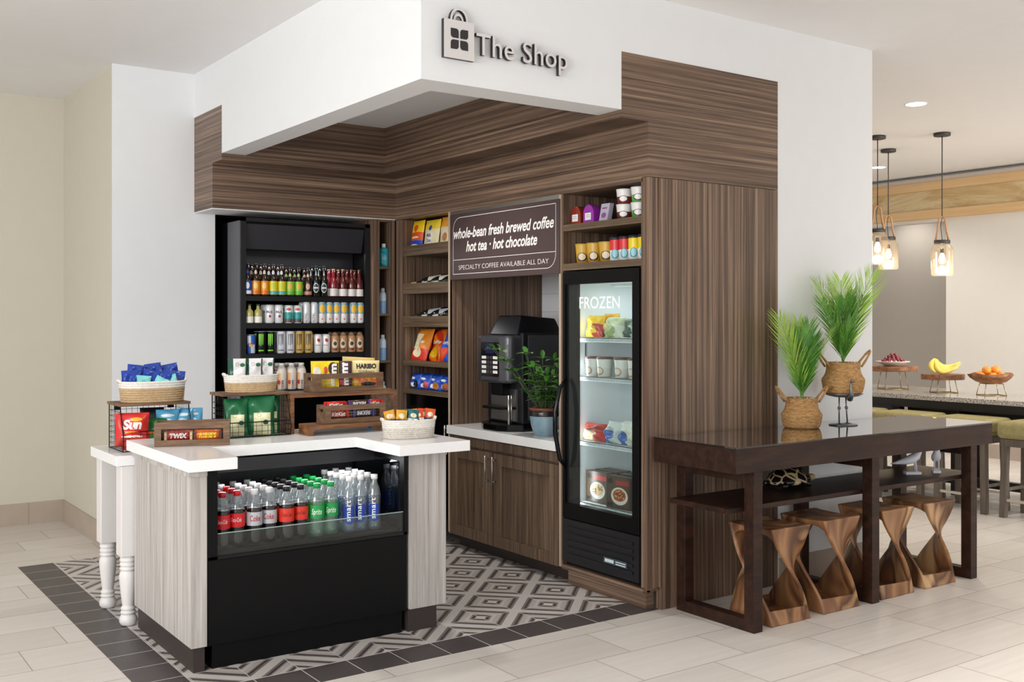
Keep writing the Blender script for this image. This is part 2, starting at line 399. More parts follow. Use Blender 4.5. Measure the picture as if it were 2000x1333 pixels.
# dining room behind
struct('wall_dining', MB().box(10.87, 11.0, -5, 6.868, 0, CZ).box(10.87, 11.0, 6.868, 13, 2.632, CZ), M('#e9e5df', .7, var=.008, name='dining_wall_paint'))
struct('wall_dining_recess', bx(12.0, 12.1, 5, 13, 0, CZ), M('#bdb7b0', .8, var=.01, name='taupe_wall_paint'))
struct('wall_dining_far', bx(5.53, 12.1, 13, 13.1, 0, CZ), cream)
struct('baseboard_dining', bx(10.858, 10.87, -5, 6.868, 0, .155), bbm)
struct('trim_8', bx(10.78, 10.87, -5, 13, 2.99, 3.09), pale_w)
struct('trim_9', bx(10.78, 10.87, -5, 13, 2.668, 2.765), pale_w)
onyx = grain('onyx_band', [(.3, '#b9955c'), (.45, '#cdb281'), (.6, '#ddcba2'), (.75, '#c8a870')], (1, .9, 1.5), .35, dist=2.5)
struct('trim_10', bx(10.83, 10.87, -5, 13, 2.765, 2.99), onyx)
struct('trim_11', bx(10.74, 10.87, -5, 13, 3.09, 3.13), M('#c4b8ac', .7, var=0))

# ================================================================== SHELVING UNITS IN THE SHOP
def shelving():
    t = thing('snack_shelving', 'tall walnut shelving of six snack bays between the corner and the coffee sign', 'shelving', (3.67, 5.93, 0))
    D = .42; W = .72  # local x: depth, local y: width
    for y0, y1 in ((-.02, -.001), (W - .10, W)):
        MB().box(.0, D, y0, y1, .09, 2.22).build('side_panel', wood_v, t)
    MB().box(D, D + .02, .0, W, .09, 2.22).build('back_panel', black, t)
    for z0, z1 in ((1.959, 2.031), (1.691, 1.764), (1.458, 1.533), (1.185, 1.223), (.987, 1.021)):
        MB().box(.005, .022, .0, W - .10, z0, z1).box(.022, D, 0, W - .10, z0, z0 + .018).build('shelf', shelfw, t)
    MB().box(-.004, .012, -.02, 0, .1, 2.222).build('edge_band', edge_b, t, label='pale edge strip')
    MB().box(.03, D, .0, W - .1, .09, .98).build('cooler_front', black_g, t)
    MB().tube([(.005, .06, .63), (.005, .06, .80)], .006, mi=0).tube([(.03, .06, .65), (.005, .06, .65)], .005).tube([(.03, .06, .78), (.005, .06, .78)], .005).build('handle', steel, t)
shelving()
def narrow():
    t = thing('narrow_shelving', 'narrow walnut shelf tower in the corner holding toiletries', 'shelving', (3.50, 6.665, 0))
    for x0, x1 in ((0, .045), (.135, .17)): MB().box(x0, x1, 0, .34, .05, 2.225).build('side_panel', wood_v, t)
    MB().box(.045, .135, .32, .34, .05, 2.225).build('back_panel', black, t)
    for z0, z1 in ((2.21, 2.225), (1.872, 1.889), (1.536, 1.552), (1.198, 1.214), (.86, .876)): MB().box(.045, .135, .002, .32, z0, z1).build('shelf', shelfw, t)
narrow()
def overhead():
    t = thing('overhead_shelving', 'two-bay walnut shelf above the freezer with cups and cereal', 'shelving', (3.67, 4.03, 1.78))
    MB().box(0, .4, .665, .682, -1.66, .44).build('side_panel', wood_v, t)
    MB().box(0, .4, .001, .012, -1.66, .44).build('side_panel', wood_v, t)
    MB().box(.4, .42, .0, .68, 0, .44).build('back_panel', black, t)
    for z0, z1 in ((.005, .043), (.228, .264)): MB().box(0, .4, .012, .665, z0, z1).build('shelf', shelfw, t)
    MB().box(-.004, .012, .682, .70, -1.68, .44).build('edge_band', edge_b, t, label='pale edge strip')
    MB().box(.0, .55, .0, .68, -1.69, -1.665).build('base_panel', wood_h, t)
    MB().box(.03, .05, .0, .68, -1.69, -1.78 + .1).build('plinth', wood_h, t)
overhead()
struct('trim_12', MB().box(3.71, 3.765, 4.05, 4.70, .0, .088), wood_h)

# coffee niche
ni = MB()
struct('wall_niche_side', bx(3.675, 4.43, 5.911, 5.929, .81, 2.222), wood_v)
def tilew():
    m, N, L, b = newmat('white_wall_tile'); tc = N.new('ShaderNodeTexCoord'); mp = N.new('ShaderNodeMapping'); mp.inputs['Rotation'].default_value = (R(90), 0, R(90))
    br = N.new('ShaderNodeTexBrick'); br.inputs['Scale'].default_value = 4; br.inputs['Mortar Size'].default_value = .01
    br.inputs['Color1'].default_value = lin('#e9e8e9'); br.inputs['Color2'].default_value = lin('#e1e0e1'); br.inputs['Mortar'].default_value = lin('#c5c4c5')
    L.new(tc.outputs['Object'], mp.inputs[0]); L.new(mp.outputs[0], br.inputs[0]); L.new(br.outputs[0], b.inputs['Base Color']); b.inputs['Roughness'].default_value = .2
    return m
struct('wall_niche_back', bx(4.43, 4.45, 4.72, 5.93, .0, 2.222), tilew())
def coffee_sign():
    t = thing('coffee_sign', 'brown coffee sign board with white lettering hung across the coffee niche', 'sign', (3.66, 5.891, 1.77))
    W = 1.175; H = .425
    MB().box(0, .03, -W, 0, 0, H).build('board', M('#4a3a3a', .4, var=.02, name='brown_sign_face'), t)
    P = Plane((-.0005, 0, 0), (0, -1, 0), (0, 0, 1)); wl = M('#f3efe9', .5, var=0)
    for a in (('whole-bean fresh brewed coffee', W / 2 - .005, .268, .066, 1.08, .020, .28), ('hot tea · hot chocolate', W / 2 - .01, .178, .066, .77, .022, .28), ('SPECIALTY COFFEE AVAILABLE ALL DAY', W / 2, .062, .030, .97, -.012, 0)):
        MB().text(P, a[0], a[1], a[2], a[3], w=a[4], bold=a[5], shear=a[6]).build('lettering', wl, t)
    # thin frame line with two rounded corners
    a, b, c, d, r = .035, W - .035, .035, H - .022, .08
    pts = [(a, c)] + [(b - r + r * sin(k * pi / 12), c + r - r * cos(k * pi / 12)) for k in range(7)] + [(b, d)] + [(a + r - r * sin(k * pi / 12), d - r + r * cos(k * pi / 12)) for k in range(7)]
    fr = MB()
    for k in range(len(pts)):
        p, q = Vector(pts[k]), Vector(pts[(k + 1) % len(pts)]); dd = (q - p).normalized(); nn = Vector((-dd.y, dd.x)) * .0016
        fr.poly(P, [p - nn, q - nn, q + nn, p + nn], .0008)
    fr.patch(P, a, b, .126, .129, .0008, 0, 1)
    fr.build('frame_line', wl, t)
coffee_sign()
struct('trim_13', bx(3.668, 3.69, 4.73, 5.91, 2.198, 2.222), steel)
def base_cab():
    t = thing('base_cabinet', 'walnut base cabinet with two shaker doors under the coffee counter', 'cabinet', (3.67, 5.91, .09))
    W = 1.178
    MB().box(.02, .70, -W, 0, 0, .655).build('body', wood_c, t)
    MB().box(0, .02, -W, 0, .60, .655).build('rail', wood_c, t)
    for k, (a, b) in enumerate(((.004, .495), (.505, W - .012))):
        d = MB(); e = .085
        for r in ((-b, -a, .003, .07), (-b, -a, .585 - .075, .585), (-b, -b + e, .07, .51), (-a - e, -a, .07, .51)): d.box(0, .02, *r)
        d.box(.012, .02, -b + e, -a - e, .07, .51)
        do = d.build('door', wood_c, t, bevel=.0015)
        yh = -.455 if k == 0 else -.535
        h = MB().tube([(-.028, yh, .39), (-.028, yh, .565)], .006)
        for z in (.41, .545): h.tube([(0, yh, z), (-.028, yh, z)], .005)
        h.build('handle', steel, do)
base_cab()
tag(MB().box(3.64, 4.43, 4.735, 5.91, .755, .81).build('countertop', quartz, bevel=.002), 'white quartz countertop under the coffee machine', 'countertop')

# coffee machine, its own frame: front faces -x
def coffee_machine():
    t = thing('coffee_machine', 'black bean-to-cup coffee machine with button panel on the white counter', 'coffee machine', (3.70, 5.27, .81))
    gl = black_g
    b = MB()  # base drip tray with rounded front
    pts = [(.10, -.01), (.50, -.01), (.50, .40), (.10, .40), (.02, .34), (-.02, .26), (-.02, .12), (.02, .05)]
    P = Plane((0, 0, 0), (1, 0, 0), (0, 1, 0)); b.prism(pts, P, 0, .045)
    b.build('drip_base', gl, t, bevel=.006)
    MB().box(.10, .50, .0, .39, .045, .615).box(.24, .50, .001, .389, .045, .61).build('body', [M('#1c1c20', .3, name='machine_body')], t, bevel=.008)
    MB().box(.14, .50, -.004, .0, .07, .60).build('side_panel', darkgrey, t, bevel=.002, label='dark grey side panel')
    hd = MB()
    pts = [(.12, .02), (.12, .385), (.03, .385), (.0, .36), (-.01, .30), (-.01, .10), (.0, .045), (.03, .02)]
    hd.prism(pts, P, .30, .60); hdo = hd.build('head', M('#3a3a40', .25, coat=.4, name='machine_head'), t, bevel=.02, seg=4)
    F = Plane((-.0105, .30, .32), (0, -1, 0), (0, 0, 1))
    kp = MB(); kp.patch(F, .0, .2, .02, .235, .002, 0, 1); kp.patch(F, .055, .145, .165, .225, .003, 1, 1)
    for r in range(4):
        z = .04 + r * .03
        for a, bb, mi in ((.012, .062, 2), (.138, .188, 2), (.070, .095, 3), (.105, .13, 3)): kp.patch(F, a, bb, z, z + .018, .003, mi, 1)
    kp.build('button_panel', [M('#0e0e12', .1), M('#1c1f4a', .15, name='machine_screen'), M('#e9e7e4', .4, var=0), M('#3b3b3f', .4, var=0)], hdo)
    n = MB(); n.box(.03, .10, .13, .25, .22, .30); n.build('spout', black, t, bevel=.006)
    MB().box(.094, .10, .06, .34, .06, .26).build('splash_plate', steel, t)
    ct = MB(); ct.prism([(.0, .10), (.10, .06), (.10, .34), (.0, .30)], P, .135, .15); ct.tube([(.06, .085, .045), (.06, .085, .22)], .006); ct.build('cup_rest', black, t)
    MB().tube([(.03, .05, .045), (.03, .05, .225)], .008).tube([(.05, .05, .045), (.05, .05, .225)], .005).build('milk_pipe', steel, t)
    h = MB(); v = [(.08, .03, .6), (.44, .03, .6), (.44, .34, .6), (.08, .34, .6), (.13, .06, .725), (.40, .06, .705), (.40, .30, .705), (.13, .30, .725)]
    h.add(v, [(0, 3, 2, 1), (4, 5, 6, 7), (0, 1, 5, 4), (1, 2, 6, 5), (2, 3, 7, 6), (3, 0, 4, 7)]); h.build('bean_hopper', M('#141417', .2), t, bevel=.008)
coffee_machine()

# ================================================================== FREEZER
def freezer():
    t = thing('freezer', 'tall black glass-door display freezer lettered FROZEN', 'freezer', (3.66, 4.05, .12))
    W, H, D = .64, 1.655, .58   # y width, z height
    iw = M('#eef1f2', .35, var=.01, name='freezer_liner')
    c = MB()   # liner walls, as an open box
    c.box(.05, D, .0, .045, .27, H).box(.05, D, W - .03, W, .27, H).box(D - .03, D, .045, W - .03, .27, H).box(.05, D, .045, W - .03, .27, .33).box(.05, D, .045, W - .03, H - .06, H)
    c.build('cabinet_liner', iw, t)
    MB().box(.04, D + .01, -.005, .0, .0, H).box(.04, D + .01, W, W + .004, .0, H).box(.04, D, -.005, W, H, H + .004).box(.03, D, 0, W, 0, .268).build('cabinet_shell', black, t)
    g = MB(); g.box(.0, .03, .0, W, .02, .262)
    for k in range(5): g.box(-.008, .001, .04, W - .05, .055 + k * .038, .073 + k * .038)
    g.build('vent_grille', M('#17171b', .4), t)
    Q = Plane((-.009, .27, .08), (0, -1, 0), (0, 0, 1)); lb = MB(); lb.patch(Q, 0, .19, 0, .034, .001, 0, 1); lb.patch(Q, .012, .085, .008, .026, .002, 1, 1); lb.patch(Q, .1, .18, .006, .012, .002, 1, 1); lb.patch(Q, .1, .18, .018, .024, .002, 1, 1)
    lb.build('maker_plate', [M('#3c4a50', .4), M('#c9d6d8', .4)], t)
    d = MB(); z0, z1 = .268, H
    d.box(0, .048, 0, .052, z0, z1).box(0, .048, W - .02, W, z0, z1).box(0, .048, .052, W - .02, z0, z0 + .082).box(0, .048, .052, W - .02, z1 - .07, z1)
    d.box(.02, .046, W - .103, W - .02, z0 + .08, z1 - .07)
    do = d.build('door', black, t, bevel=.002)
    MB().box(.016, .019, .052, W - .02, z0 + .082, z1 - .07).build('glass_pane', pane, do)
    G = Plane((.0155, .50, 1.43), (0, -1, 0), (0, 0, 1)); MB().text(G, 'FROZEN', .165, .018, .065, w=.34, bold=.006).build('lettering', M('#ffffff', .6, var=0), do)
    MB().tube([(-.002, W - .03, .55), (-.035, W - .02, .60), (-.06, W - .01, .75), (-.06, W - .01, .87), (-.035, W - .02, 1.0), (-.002, W - .03, 1.05)], [.008, .012, .014, .014, .012, .008]).build('door_handle', black_g, do)
    for z in (1.285, 1.066, .70, .352):
        s = MB(); s.box(.09, .095, .05, W - .04, z - .025, z); s.box(.09, D - .04, .05, W - .04, z - .004, z)
        for k in range(40): s.box(.087, .09, .055 + k * .0135, .062 + k * .0135, z - .019, z - .006, mi=1)
        s.build('wire_shelf', [iw, M('#b9bfc1', .4)], t)
    MB().box(.055, .07, W - .045, W - .031, .34, H - .08).build('led_strip', emit('led_white', '#f2f8ff', 3), t)
    MB().tube([(.25, .3, H - .075), (.25, .5, H - .075)], .01).build('ceiling_lamp', M('#e3e7ea', .4), t)
    area('freezer_side_lamp', (3.66 + .075, 4.05 + W - .06, 1.0), (4.1, 4.25, 1.0), .02, 1.1, 1.0, (.95, .98, 1))
    P = area('freezer_lamp', (3.66 + .28, 4.05 + .32, .12 + H - .08), (3.95, 4.37, 0), .3, .4, .8, (.93, .97, 1))
freezer()

# ================================================================== ISLAND
def island():
    t = thing('island_cabinet', 'light grey wood-grain island carcass around the black cooler', 'counter base', (1.445, 4.40, 0))
    MB().box(0, .068, 0, .85, .11, .862).build('side_panel', ash, t)
    MB().box(-.012, .068, -.006, .85, .838, .869).build('top_batten', ash, t)
    MB().box(.015, .064, .018, .84, 0, .11).build('kick', kick, t, label='dark brown kick plate')
    MB().box(1.06, 1.262, 0, .85, .11, .862).build('pier', ash, t)
    MB().box(1.06, 1.28, .02, .85, .838, .868).build('top_batten', ash, t)
    MB().box(1.055, 1.215, .012, .84, 0, .11).build('kick', kick, t, label='dark brown kick plate')
island()
ct = MB(); P = Plane((0, 0, .870), (1, 0, 0), (0, 1, 0))
ct.prism([(1.405, 4.31), (1.615, 4.31), (1.645, 4.71), (2.375, 4.71), (2.375, 4.27), (2.765, 4.27), (2.765, 5.245), (1.405, 5.245)], P, 0, .05)
tag(ct.build('island_countertop', quartz, bevel=.002), 'white quartz island worktop with two front lobes', 'countertop')

def grab_cooler():
    t = thing('display_cooler', 'low black open-front drinks cooler built into the island', 'cooler', (1.515, 4.41, 0))
    W = .982
    MB().box(0, .048, 0, .55, .47, .862).build('side_panel', black, t)
    MB().box(W - .02, W, 0, .55, .47, .862).build('side_panel', black, t)
    MB().box(.004, W - .004, 0.0, .55, .105, .47).build('front_panel', black, t, bevel=.003)
    MB().box(.03, W - .02, .02, .54, 0, .104).build('kick', black, t)
    MB().box(W - .024, W - .0205, .05, .50, .503, .82).build('mirror_panel', M('#8a8d92', .04, 1.0, var=0, name='polished_side'), t, label='mirror-like inner side')
    MB().box(.048, W - .025, .03, .55, .47, .50).build('deck', black, t)
    MB().box(.048, W - .02, .52, .55, .50, .862).build('back_panel', M('#0c0c0e', .3), t)
    MB().box(.048, W - .02, .30, .52, .825, .862).box(.048, W - .02, .30, .312, .80, .825).build('header', M('#1d1d22', .3), t)
    MB().box(.003, W - .003, .0, .02, .47, .487).build('front_rail', black_g, t, bevel=.002)
    MB().box(.05, W - .022, .004, .010, .487, .583).build('front_glass', clear('lip_glass', '#f2f8f6', .03, .01, 1.0), t)
    MB().box(.05, W - .022, .0035, .0105, .5805, .5835).build('glass_edge', M('#9fb7b0', .2, var=0), t, label='pale glass edge')
    area('cooler_lamp', (2.0, 4.66, .80), (2.0, 4.45, .5), .8, .04, 1.6, (.97, .98, 1))
grab_cooler()

def turned_leg(t, x, y):
    q = .046
    b = MB(); b.box(x - q, x + q, y - q, y + q, .345, .79)
    pr = [(.020, 0), (.034, .004), (.042, .018), (.043, .034), (.036, .050), (.030, .056), (.036, .060), (.038, .068), (.030, .074), (.034, .080), (.036, .088), (.028, .096), (.030, .11), (.036, .16), (.041, .21), (.043, .245), (.040, .262), (.032, .27), (.040, .276), (.041, .285), (.034, .290), (.040, .296), (.041, .306), (.035, .312), (.040, .318), (.041, .328), (.036, .334), (.044, .345)]
    b.lathe(pr, 24, (x, y, 0))
    b.build('leg', whitebox, t, bevel=.004)
def side_table():
    t = thing('side_table', 'white side table with turned legs behind the island', 'table', (1.36, 5.255, 0))
    MB().box(0, .60, 0, .50, .792, .842).build('tabletop', quartz, t, bevel=.002)
    for x, y in ((.072, .055), (.072, .44), (.53, .055), (.53, .44)): turned_leg(t, x, y)
side_table()

# ================================================================== BACK DRINKS MERCHANDISER
def merchandiser():
    t = thing('drinks_merchandiser', 'tall black open drinks merchandiser against the back wall', 'cooler', (2.54, 6.72, 0))
    W = .955
    MB().box(0, .02, .02, .25, .0, 2.17).build('side_panel', M('#5c5c61', .5), t, label='grey outer side')
    MB().box(.002, .02, .25, .70, .0, 2.17).build('side_panel', black, t)
    MB().box(0, .035, 0, .02, .0, 2.19).box(W - .035, W, 0, .02, 0, 2.19).box(0, W, 0, .02, 2.165, 2.19).build('face_frame', M('#121216', .5), t)
    MB().box(W - .03, W, .02, .70, 0, 2.17).build('side_panel', black, t)
    MB().box(.02, W - .03, .62, .70, 0, 2.17).build('back_panel', black, t)
    MB().box(.02, W - .03, .02, .60, 2.15, 2.17).build('top_panel', black, t)
    h = MB(); h.add([(.035, .02, 2.15), (W - .035, .02, 2.15), (W - .035, .06, 1.985), (.035, .06, 1.985), (.035, .2, 2.15), (W - .035, .2, 2.15), (W - .035, .2, 1.985), (.035, .2, 1.985)],
          [(0, 3, 2, 1), (3, 7, 6, 2), (4, 5, 6, 7), (0, 1, 5, 4), (0, 4, 7, 3), (1, 2, 6, 5)])
    h.build('header_panel', M('#2c2c32', .45), t)
    MB().box(.035, W - .035, .20, .22, 1.86, 1.985).build('air_duct', M('#131318', .5), t)
    for z in (1.668, 1.483, 1.277, 1.03):
        MB().box(.02, W - .03, .03, .55, z - .022, z).box(.02, W - .03, .025, .033, z - .034, z - .002).build('shelf', M('#101014', .4), t)
    MB().box(.02, W - .03, .0, .62, 0, .75).build('base', black, t)
    area('merchandiser_lamp', (3.02, 6.77, 1.975), (3.02, 6.66, 1.3), .8, .05, 1.1, (.98, .98, 1))
merchandiser()
struct('trim_14', MB().box(2.47, 2.54, 7.2, 7.3, 0, 2.226), black)

# ================================================================== THE SHOP SIGN
def shop_sign():
    t = thing('shop_sign', 'dimensional bag emblem and The Shop lettering on the white soffit', 'sign', (2.426, 3.99, 2.67))
    fc = M('#d9d5d3', .5, var=0, name='sign_face'); ed = M('#2a2628', .5, var=0, name='sign_return')
    P = Plane((0, 0, 0), (1, 0, 0), (0, 0, 1))
    b = MB(); d0, d1 = .010, .030
    b.prism([(0, 0), (.160, 0), (.160, .172), (0, .172)], P, d0, d1, 0, 1)
    for cx, r0, r1, hh in ((.080, .037, .047, .045), (.080, .017, .027, .04)):
        n = 12; o = [(cx + r1 * cos(pi * k / n), .172 + r1 * 1.25 * sin(pi * k / n)) for k in range(n + 1)] ; i = [(cx + r0 * cos(pi * k / n), .172 + r0 * 1.25 * sin(pi * k / n)) for k in range(n + 1)]
        for k in range(n): b.prism([o[k], o[k + 1], i[k + 1], i[k]], P, d0 + (.004 if r0 < .03 else 0), d1 - (.006 if r0 < .03 else 0), 0, 1)
    def pane_(x, z, w, corner):
        r = .014; pts = []
        for k, (cx, cz, a0) in enumerate(((x + w - r, z + w - r, 0), (x + r, z + w - r, 90), (x + r, z + r, 180), (x + w - r, z + r, 270))):
            if k in corner: pts += [(cx + r * cos(R(a0 + j * 18)), cz + r * sin(R(a0 + j * 18))) for j in range(6)]
            else: pts.append(((x + w if k in (0, 3) else x), (z + w if k in (0, 1) else z)))
        b.prism(pts, P, d1, d1 + .001, 1)
    w = .042
    pane_(.035, .092, w, (0, 2)); pane_(.085, .092, w, (1, 3)); pane_(.035, .042, w, (1, 3)); pane_(.085, .042, w, (0, 2))
    b.build('bag_emblem', [fc, ed], t)
    l = MB(); l.text(P, 'The Shop', .435, .037, .098, 0, w=.525, bold=.006, space=1.04, off=d0, depth=d1 - d0, mi_side=1)
    l.build('lettering', [fc, ed], t)
shop_sign()

# ================================================================== DRINKS
def cm(c, r=.35): return M(c, r, var=0)
red, white, dk, silver = cm('#d01822'), cm('#f2f2f0', .4), cm('#1a0b07', .1), M('#c9ccd0', .28, .35, var=0)
def soda_bottle(name, label, cat, group, kind):
    """half-litre plastic bottle; front faces -y"""
    t = thing(name, label, cat, (0, 0, 0), 0, group)
    liquid = {'cola': M('#160806', .12, var=0, coat=.6, name='cola'), 'clear': clear('clear_drink_' + kind[2], kind[3] if len(kind) > 3 else '#eef6f5', .10, .04, .94)}[kind[0]]
    H = kind[4] if len(kind) > 4 else .245
    r = .0345 if H < .25 else .0315
    low = [(.022, 0), (.030, .004), (r, .016), (r, .075), (r - .002, .085), (r - .001, .15), (r, .158), (r - .001, .166)]
    up = [(r - .001, .166), (r - .004, .184), (.022, .205), (.0150, .222), (.0140, H - .016)]
    b = MB(); b.lathe(low, 20, mi=0, caps=True); b.lathe(up, 20, mi=1, caps=False)
    b.build('bottle', [liquid, pet], t)
    c = MB(); c.lathe([(.0160, H - .022), (.0162, H - .003), (.0150, H)], 16)
    for k in range(0): pass
    c.build('cap', cm(kind[1]), t)
    S = Cyl(r + .0006); l = MB(); l.lathe([(r + .0006, .088), (r + .0006, .148)], 24, mi=0, caps=False)
    nm = kind[2]
    if nm == 'coca': l.text(S, 'Coca-Cola', 0, .112, .018, 1, w=.046, bold=.0, shear=.35, space=1.08); mats = [red, white]
    elif nm == 'diet': l.text(S, 'Coke', 0, .108, .026, 1, w=.046, bold=.012, shear=.1, space=1.08); mats = [M('#b9bdc2', .3, .2, var=0), cm('#b3121d')]
    elif nm == 'zero': l.text(S, 'Coca-Cola', 0, .112, .018, 1, w=.046, bold=.0, shear=.35, space=1.08); mats = [cm('#d8301c'), cm('#3a0b08')]
    elif nm == 'sprite': l.text(S, 'Sprite', 0, .106, .026, 1, w=.048, bold=.012, shear=.25, space=1.12); mats = [cm('#0c9a44'), white]
    else:
        l = MB(); S = Cyl(r + .0006)
        l.patch(S, -.024, .024, .062, .125, .0004, 0, 12, 1); l.disc(S, 0, .062, .024, .022, .0005, 0, 20); l.text(S, 'smart', .006, .105, .023, 1, w=.100, bold=.012, vert=True, space=1.08, off=.0016); mats = [cm('#123a9c'), white]
    l.build('label', mats, t)
    return t
def face_cam(x, y, j=.0): return -atan2(x, y) + random.uniform(-j, j)
KIND = {
 'coca': ('red-capped cola bottle, red label', ('cola', '#cf1a22', 'coca')),
 'diet': ('white-capped diet cola bottle, silver label', ('cola', '#dcdcdc', 'diet')),
 'zero': ('black-capped cola bottle, orange-red label', ('cola', '#1b1718', 'zero')),
 'sprite': ('green-capped clear soda bottle, green label', ('clear', '#149a48', 'sprite', '#dff2e6')),
 'smart': ('clear water bottle, blue drop label', ('clear', '#eceaea', 'smart', '#dfe8f2', .262))}
cols = [(1.612, 'coca'), (1.684, 'coca'), (1.760, 'diet'), (1.834, 'diet'), (1.912, 'zero'), (1.986, 'zero'), (2.062, 'sprite'), (2.138, 'sprite'), (2.228, 'smart'), (2.294, 'smart'), (2.360, 'smart')]
GR = {'coca': 'red-labelled cola bottles', 'diet': 'silver-labelled diet cola bottles', 'zero': 'orange-labelled cola bottles', 'sprite': 'green lemon soda bottles', 'smart': 'blue-labelled water bottles'}
ROWN = ['in the front row', 'in the second row', 'in the third row', 'in the fourth row', 'in the fifth row']
proto = {}
seen = {}
for ci, (x, kd) in enumerate(cols):
    rows = 5
    for r in range(rows):
        kk = kd
        if kd == 'coca' and r >= 3: kk = 'diet'
        y = 4.492 + r * .0715 + (0.012 if ci % 2 else 0); xx = x + .0015 * r
        if y > 4.86: continue
        lab = KIND[kk][0]
        nk = seen.setdefault((kk, r), 0); seen[(kk, r)] += 1
        side = {'coca': ['leftmost', 'second from left'], 'diet': ['left', 'right', 'far left', 'fourth'], 'zero': ['left', 'right'], 'sprite': ['left', 'right'], 'smart': ['leftmost', 'second from left', 'rightmost']}[kk]
        label = f'{lab}, {side[min(nk, len(side)-1)]} one {ROWN[r]}'
        if kk not in proto:
            proto[kk] = soda_bottle({'coca': 'cola_bottle', 'diet': 'diet_cola_bottle', 'zero': 'cola_bottle', 'sprite': 'lemon_soda_bottle', 'smart': 'water_bottle'}[kk], label, 'bottle', GR[kk] + ' in the island cooler', KIND[kk][1])
            proto[kk].location = (xx, y, .501); proto[kk].rotation_euler.z = face_cam(xx, y)
        else: dup(proto[kk], (xx, y, .501), face_cam(xx, y, .12) + (random.uniform(-.6, .6) if r else 0), label)

# ---- merchandiser products: (kind builder, x, shelf)
def claw(mb, S, mi, z=.06, s=1.0):
    for dx, ln in ((-.010, .055), (0, .062), (.010, .050)):
        x = dx * s; mb.poly(S, [(x - .004 * s, z + .035 * s), (x - .003 * s, z - ln * s * .5), (x + .001 * s, z - ln * s * .62), (x + .002 * s, z - ln * s * .3), (x + .004 * s, z + .035 * s)], .0014, mi)
def can(name, label, group, H, r, body, deco, top='#c8cacc'):
    t = thing(name, label, 'can', (0, 0, 0), 0, group); S = Cyl(r)
    b = MB(); b.lathe([(r * .8, 0), (r * .86, .002), (r, .010), (r, H - .014), (r * .86, H - .002)], 24, mi=0)
    mats = [M(body, .28, .15, var=0)] + [cm(c) for c in deco[0]]
    deco[1](b, S, H, r); b.build('can_body', mats, t)
    MB().lathe([(r * .80, H - .003), (r * .86, H), (r * .84, H + .0015), (r * .78, H - .001)], 20).build('lid', silver, t)
    return t
def bottle(name, label, group, H, r, glass, cap, parts, neck=.5, cat='bottle', capr=.0125, caph=.008, nr=None):
    t = thing(name, label, cat, (0, 0, 0), 0, group); S = Cyl(r); nr = nr or r * .40
    b = MB(); b.lathe([(r * .85, 0), (r, .005), (r, H * neck), (r * .92, H * neck + .012), (nr * 1.15, H * (neck + .2)), (nr, H * .80), (nr, H - .01)], 22)
    b.build('bottle', glass, t)
    if capr > .016: caph = .02
    MB().lathe([(capr * .98, H - caph), (capr, H - .002), (capr * .8, H)], 16).build('cap', cm(cap, .3), t)
    l = MB(); mats = parts(l, S, H, r); l.build('label', mats, t)
    return t
MX = 6.755
def band(l, r, z0, z1, mi=0): l.lathe([(r + .0008, z0), (r + .0008, z1)], 22, mi=mi, caps=False)
def p_beer(c1, c2, c3, neckc):
    def f(l, S, H, r):
        band(l, r, .010, .100, 0); l.disc(S, 0, .068, .014, .022, .0016, 1, 16); l.patch(S, -.03, .03, .012, .034, .0014, 2, 8)
        l.disc(Cyl(.0145), 0, H - .058, .009, .016, .0006, 3, 12)
        return [cm(c1), cm(c2), cm(c3), cm(neckc)]
    return f
def p_plain(c, tcol=None, s=None, z0=.02, z1=.06):
    def f(l, S, H, r):
        band(l, r, z0, z1, 0)
        if s: l.text(S, s, 0, (z0 + z1) / 2 - .005, .010, 1, w=.03, bold=.02)
        return [cm(c), cm(tcol or '#333333')]
    return f
def p_heine(l, S, H, r):
    l.disc(S, 0, .060, .020, .034, .0012, 0, 18); l.disc(S, 0, .060, .016, .028, .0018, 1, 18); l.patch(S, -.018, .018, .055, .066, .0022, 0, 6)
    l.poly(Cyl(.0135), [(-.006, H - .07), (.006, H - .07), (0, H - .025)], .001, 0)
    return [cm('#dfe3e2'), cm('#10281c')]
amber_rose = clear('rose_glass', '#8c2b33', .12, .05, .35); whisky = M('#5a1a14', .1, var=0, coat=.5, name='red_amber_liquor'); rosew = M('#8e2430', .12, var=0, coat=.5, name='rose_wine')
G1 = 'bottles on the top drinks shelf'; G2 = 'cans on the middle drinks shelf'; G3 = 'cans on the lower drinks shelf'
def place_row(items, z, y=MX, back=True):
    """items: (builder, [x ...], [labels]) – one prototype, then copies; a second row behind each"""
    z += .0008
    for mk, xs, labs, nb in items:
        z0_ = z; pr = mk(labs[0]); pr.location = (xs[0], y, z); pr.rotation_euler.z = face_cam(xs[0], y)
        for k, x in enumerate(xs):
            if k: dup(pr, (x, y, z), face_cam(x, y, .1), labs[k])
            for b in range(nb):
                o = dup(pr, (x + random.uniform(-.002, .002), y + .0725 * (b + 1), z), face_cam(x, y, .5), labs[k] + ', rear')
                o['group'] = pr['group'] + ', rear rows'
BB = lambda n, H, r, gl, cap, fn, g, **k: (lambda lab: bottle(n, lab, g, H, r, gl, cap, fn, **k))
CB = lambda n, H, r, body, deco, g: (lambda lab: can(n, lab, g, H, r, body, deco))
